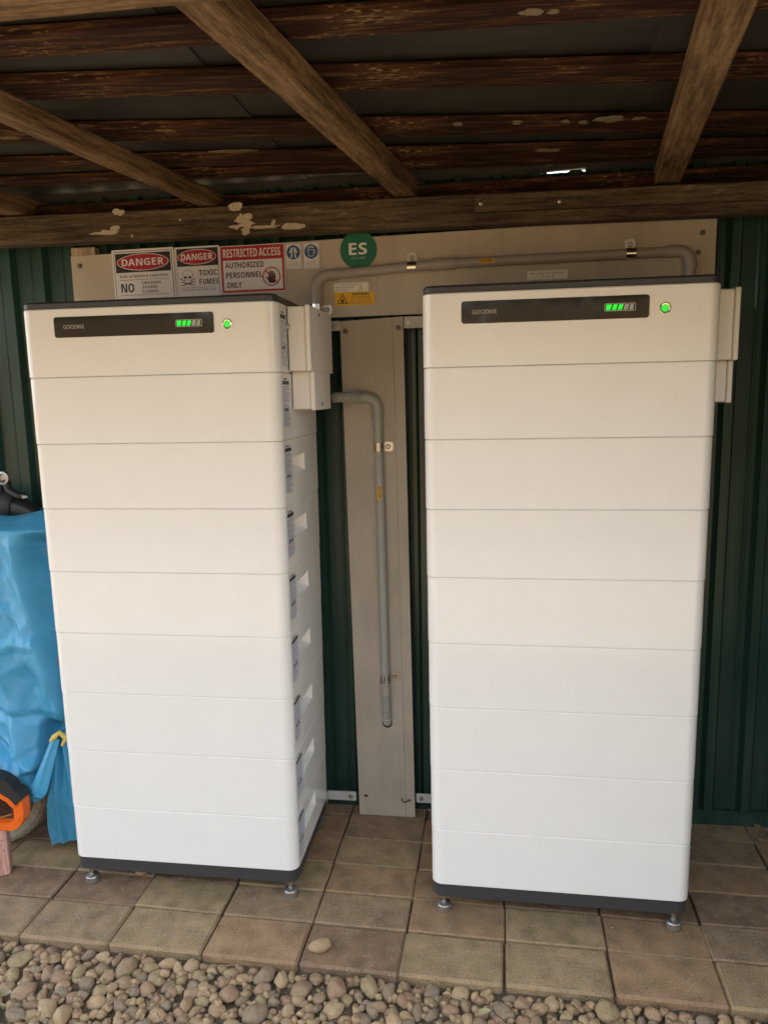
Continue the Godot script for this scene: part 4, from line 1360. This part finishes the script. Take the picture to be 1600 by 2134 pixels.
	part("collar", tube([Vector3(-0.036, 0.040, 0.0), Vector3(0.000, 0.033, 0.0), Vector3(0.012, 0.030, 0.0)], [0.037, 0.037, 0.034], 20), M.rubber, b)
	part("elbow", tube([Vector3(0.0, 0.032, 0.0), Vector3(0.035, 0.022, 0.0), Vector3(0.065, 0.004, 0.0), Vector3(0.082, -0.012, 0.0)], [0.030, 0.029, 0.026, 0.024], 18), M.plastic_black, b)
	part("arm", tube([Vector3(-0.010, 0.105, 0.0), Vector3(-0.002, 0.078, 0.005), Vector3(0.030, 0.060, 0.008), Vector3(0.052, 0.058, 0.008)], [0.012, 0.011, 0.012, 0.008], 12), M.plastic_black, b)
	part("arm_tip", tube([Vector3(0.046, 0.0580, 0.012), Vector3(0.060, 0.0575, 0.012)], [0.007, 0.002], 10), M.grey_print, b)
	part("round_cap", lathe([[0.0, 0.0], [0.019, 0.0], [0.019, 0.014], [0.013, 0.016], [0.011, 0.008], [0.0, 0.008]], 20), M.steel, b, Vector3(-0.012, 0.112, 0.0), Vector3(PI / 2, 0, 0))

func small_things() -> void:
	# timber block and the orange tool on it
	var bl := thing("timber_block", "short pinkish timber block standing upright under the orange tool", "block", Vector3(-0.541, 0.0, 0.405), 0.45)
	part("block", cbox(Vector3(0.126, 0.044, 0.044), 0.002), M.pink_wood, bl, Vector3(0, 0.0635, 0), Vector3(0, 0, PI / 2))
	for q in [[0.010, 0.100], [0.004, 0.088], [0.012, 0.072]]:
		part("nail_hole", lathe([[0.0016, 0], [0.0016, 0.0004], [0.0, 0.0004]], 8), M.gap, bl, Vector3(q[0], q[1], 0.0220), Vector3(PI / 2, 0, 0))
	var t := thing("power_tool", "orange power tool with black grip resting on the timber block", "tool", Vector3(-0.515, 0.127, 0.405))
	var o := Vector2(-0.515, 0.127)
	var loop := PackedVector2Array()
	for q in [[-0.700, 0.1305], [-0.492, 0.1305], [-0.474, 0.139], [-0.464, 0.151], [-0.456, 0.163], [-0.4525, 0.190], [-0.454, 0.216], [-0.459, 0.221], [-0.474, 0.206], [-0.480, 0.200], [-0.4815, 0.166], [-0.488, 0.156], [-0.500, 0.151], [-0.700, 0.151]]: loop.append(Vector2(q[0], q[1]) - o)
	part("handle_loop", plate(loop, 0.030), M.orange, t, Vector3(0, 0, -0.015))
	var inner := PackedVector2Array()
	for q in [[-0.700, 0.255], [-0.525, 0.228], [-0.497, 0.212], [-0.481, 0.196], [-0.471, 0.204], [-0.488, 0.223], [-0.526, 0.245], [-0.700, 0.270]]: inner.append(Vector2(q[0], q[1]) - o)
	part("upper_rail", plate(inner, 0.033), M.orange, t, Vector3(0, 0, -0.0165))
	var grip := PackedVector2Array()
	for q in [[-0.700, 0.2702], [-0.5262, 0.2454], [-0.4884, 0.2234], [-0.4708, 0.2045], [-0.457, 0.2185], [-0.452, 0.222], [-0.462, 0.240], [-0.474, 0.248], [-0.484, 0.264], [-0.500, 0.276], [-0.520, 0.284], [-0.700, 0.300]]: grip.append(Vector2(q[0], q[1]) - o)
	part("grip", plate(grip, 0.036), M.rubber, t, Vector3(0, 0, -0.018))
	part("housing", cbox(Vector3(0.20, 0.085, 0.004), 0.001), M.rust, t, Vector3(-0.075, 0.066, -0.010))
	for k in 9:
		part("vent_slat", cbox(Vector3(0.070, 0.0028, 0.004), 0.0005), mat(Color(0.30, 0.17, 0.05), 0.6) if k == 0 else M.batten_wood, t, Vector3(-0.018 - 0.004 * k, 0.028 + k * 0.0085, -0.004), Vector3(0, 0, 0.32))
	part("latch", cbox(Vector3(0.008, 0.018, 0.004), 0.001), M.orange, t, Vector3(0.046, 0.040, 0.015))
	# loose stone on the paving
	var s := part("loose_stone", stone_mesh(301), M.stone[2], self, Vector3(0.368, 0.010, 0.590))
	s.transform = Transform3D(Basis(Vector3.UP, 0.5) * Basis.from_scale(Vector3(0.026, 0.0125, 0.018)), Vector3(0.368, 0.0115, 0.592))
	meta(s, "single loose pebble lying on the front paver between the towers", "stone")
	var s2 := part("loose_stone", stone_mesh(305), M.stone[5], self)
	s2.transform = Transform3D(Basis(Vector3.UP, 0.2) * Basis.from_scale(Vector3(0.017, 0.010, 0.012)), Vector3(-0.163, 0.0095, 0.378))
	meta(s2, "pale chip of stone under the labelled tower's front edge", "stone")
	var s3 := part("loose_stone", stone_mesh(304), M.stone[4], self)
	s3.transform = Transform3D(Basis(Vector3.UP, 1.2) * Basis.from_scale(Vector3(0.006, 0.004, 0.005)), Vector3(1.03, 0.004, 0.452))
	meta(s3, "tiny pebble on the paver near the far tower's corner foot", "stone")
	# dry leaves and twigs
	var r := RandomNumberGenerator.new()
	r.seed = 90
	var lf := [[1.50, 0.006, 0.00, 0.030], [1.515, 0.008, 0.045, 0.034], [1.49, 0.006, 0.075, 0.024], [1.52, 0.006, -0.05, 0.03], [0.735, 0.004, 0.735, 0.030], [0.985, 0.006, 0.74, 0.028], [1.03, 0.004, 0.742, 0.026], [0.60, 0.004, 0.685, 0.022], [-0.262, 0.006, 0.800, 0.034], [-0.255, 0.008, 0.835, 0.036], [0.05, 0.004, 0.82, 0.02], [0.66, 0.002, 0.70, 0.018]]
	var names := ["dry brown leaf at the dark paving's edge by the wall", "curled dry leaf on the dark paving beyond the far tower", "small dry leaf fragment in front of the curled leaf", "dry leaf closest to the green wall", "upright yellowish dry leaf among the middle pebbles", "dry leaf among pebbles below the far tower's corner", "thin curled leaf among pebbles beside another dry leaf", "crumpled leaf against the pavers below the cover board", "pale leaf lying on the pebbles at the picture's edge", "pale torn leaf lying below another pale leaf", "small brown leaf on soil between the pebbles", "tiny brown leaf next to the paving edge"]
	for i in lf.size():
		var q: Array = lf[i]
		var l: float = q[3]
		var st := new_st()
		var tip := 8
		var bend := r.randf_range(0.2, 0.6)
		for k in tip:
			var a := float(k) / tip
			var b := float(k + 1) / tip
			var wa := sin(a * PI) * l * 0.30
			var wb := sin(b * PI) * l * 0.30
			var pa := Vector3(0, bend * l * a * a, (a - 0.5) * l)
			var pb := Vector3(0, bend * l * b * b, (b - 0.5) * l)
			for sd in [-1, 1]:
				var ea := pa + Vector3(sd * wa, wa * 0.6 + r.randf() * 0.001, 0)
				var eb := pb + Vector3(sd * wb, wb * 0.6, 0)
				var vs := [pa, ea, eb, pb] if sd < 0 else [pa, pb, eb, ea]
				for w in [vs[0], vs[2], vs[1], vs[0], vs[3], vs[2]]: st.add_vertex(w)
		st.generate_normals()
		var o3 := part("dry_leaf", st.commit(), M.leaf[2] if i in [4, 8, 9] else M.leaf[i % 2], self, Vector3(q[0], q[1], q[2]), Vector3(r.randf_range(-0.3, 0.5), r.randf() * TAU, r.randf_range(-0.3, 0.3)))
		meta(o3, names[i], "leaf", "dry fallen leaves")
	var tw := [[-0.02, 0.77, 0.10, 0.9], [0.20, 0.665, 0.09, 0.1], [0.42, 0.80, 0.07, 0.6], [-0.16, 0.86, 0.08, -0.4], [0.62, 0.83, 0.09, 0.25], [0.10, 0.83, 0.07, -0.8]]
	var tn := ["straight thin twig slanting over the pebbles below the labelled tower", "thin twig along the paving's pebble edge", "crooked twig on pebbles below the cover board", "short twig on pebbles near the pale leaves", "curved twig across pebbles below the far tower", "short dark twig on soil amid the pebbles"]
	for i in tw.size():
		var q: Array = tw[i]
		var d := Vector3(cos(q[3]), 0, -sin(q[3]))
		var p0: Vector3 = Vector3.ZERO - d * q[2] / 2
		var o4 := part("twig", tube([p0, p0 + d * q[2] * 0.3 + Vector3(0, 0.004, 0.003), p0 + d * q[2] * 0.65 + Vector3(0.003, 0.003, -0.003), p0 + d * q[2]], [0.0016, 0.0014, 0.0012, 0.0006], 6), M.twig, self, Vector3(q[0], 0.006, q[1]))
		meta(o4, tn[i], "twig", "dry twigs on the pebbles")

# ------------------------------------------------------------------ unseen yard added for reflections, warm bounce and sky cover
func surroundings() -> void:
	var f := thing("added_fence", "unseen timber paling fence added to bounce warm light onto the towers", "fence", Vector3(0, 0, 5.2))
	for k in 90:  # fence added out of view: warm bounce for tower tops, covers low sky
		part("paling", cbox(Vector3(2.0, 0.135, 0.018), 0.003), M.fence_wood, f, Vector3(-6.2 + k * 0.15, 0.955, 0.002 * (k % 2)), Vector3(0, 0, PI / 2))
	var leafm := mat(Color(0.055, 0.095, 0.028), 0.6)
	leafm.cull_mode = BaseMaterial3D.CULL_DISABLED
	for k in 4:  # trees added out of view, crowns thickened to close off low sky
		var x: float = [-3.6, -0.9, 1.9, 4.6][k]
		var t := thing("added_tree", ["unseen tree added behind the far end of the fence to cover low sky", "unseen broad tree added behind the middle of the fence to cover low sky", "unseen tree added behind the fence opposite the far tower to cover low sky", "unseen tree added behind the other end of the fence to cover low sky"][k], "tree", Vector3(x, 0, 7.0 + 0.4 * (k % 2)), 0, "unseen trees added behind the yard fence")
		part("trunk", tube([Vector3(0, -0.05, 0), Vector3(0.05, 1.0, 0), Vector3(-0.04, 2.2, 0.03)], [0.13, 0.10, 0.06], 10), M.beam_wood, t)
		var st := new_st()
		var r := RandomNumberGenerator.new()
		r.seed = 400 + k
		for q in 4200:
			var d := Vector3(r.randfn(), r.randfn(), r.randfn()).normalized() * pow(r.randf(), 0.4)
			var p := Vector3(d.x * 1.5, 2.6 + d.y * 1.3, d.z * 1.1)
			var u := Vector3(r.randfn(), r.randfn(), r.randfn()).normalized() * 0.07
			var v := u.cross(Vector3(r.randfn(), r.randfn(), r.randfn())).normalized() * 0.04
			st.set_normal(u.cross(v).normalized())
			for w in [p - u, p + v, p + u, p - u, p + u, p - v]: st.add_vertex(w)
		part("crown", st.commit(), leafm, t)
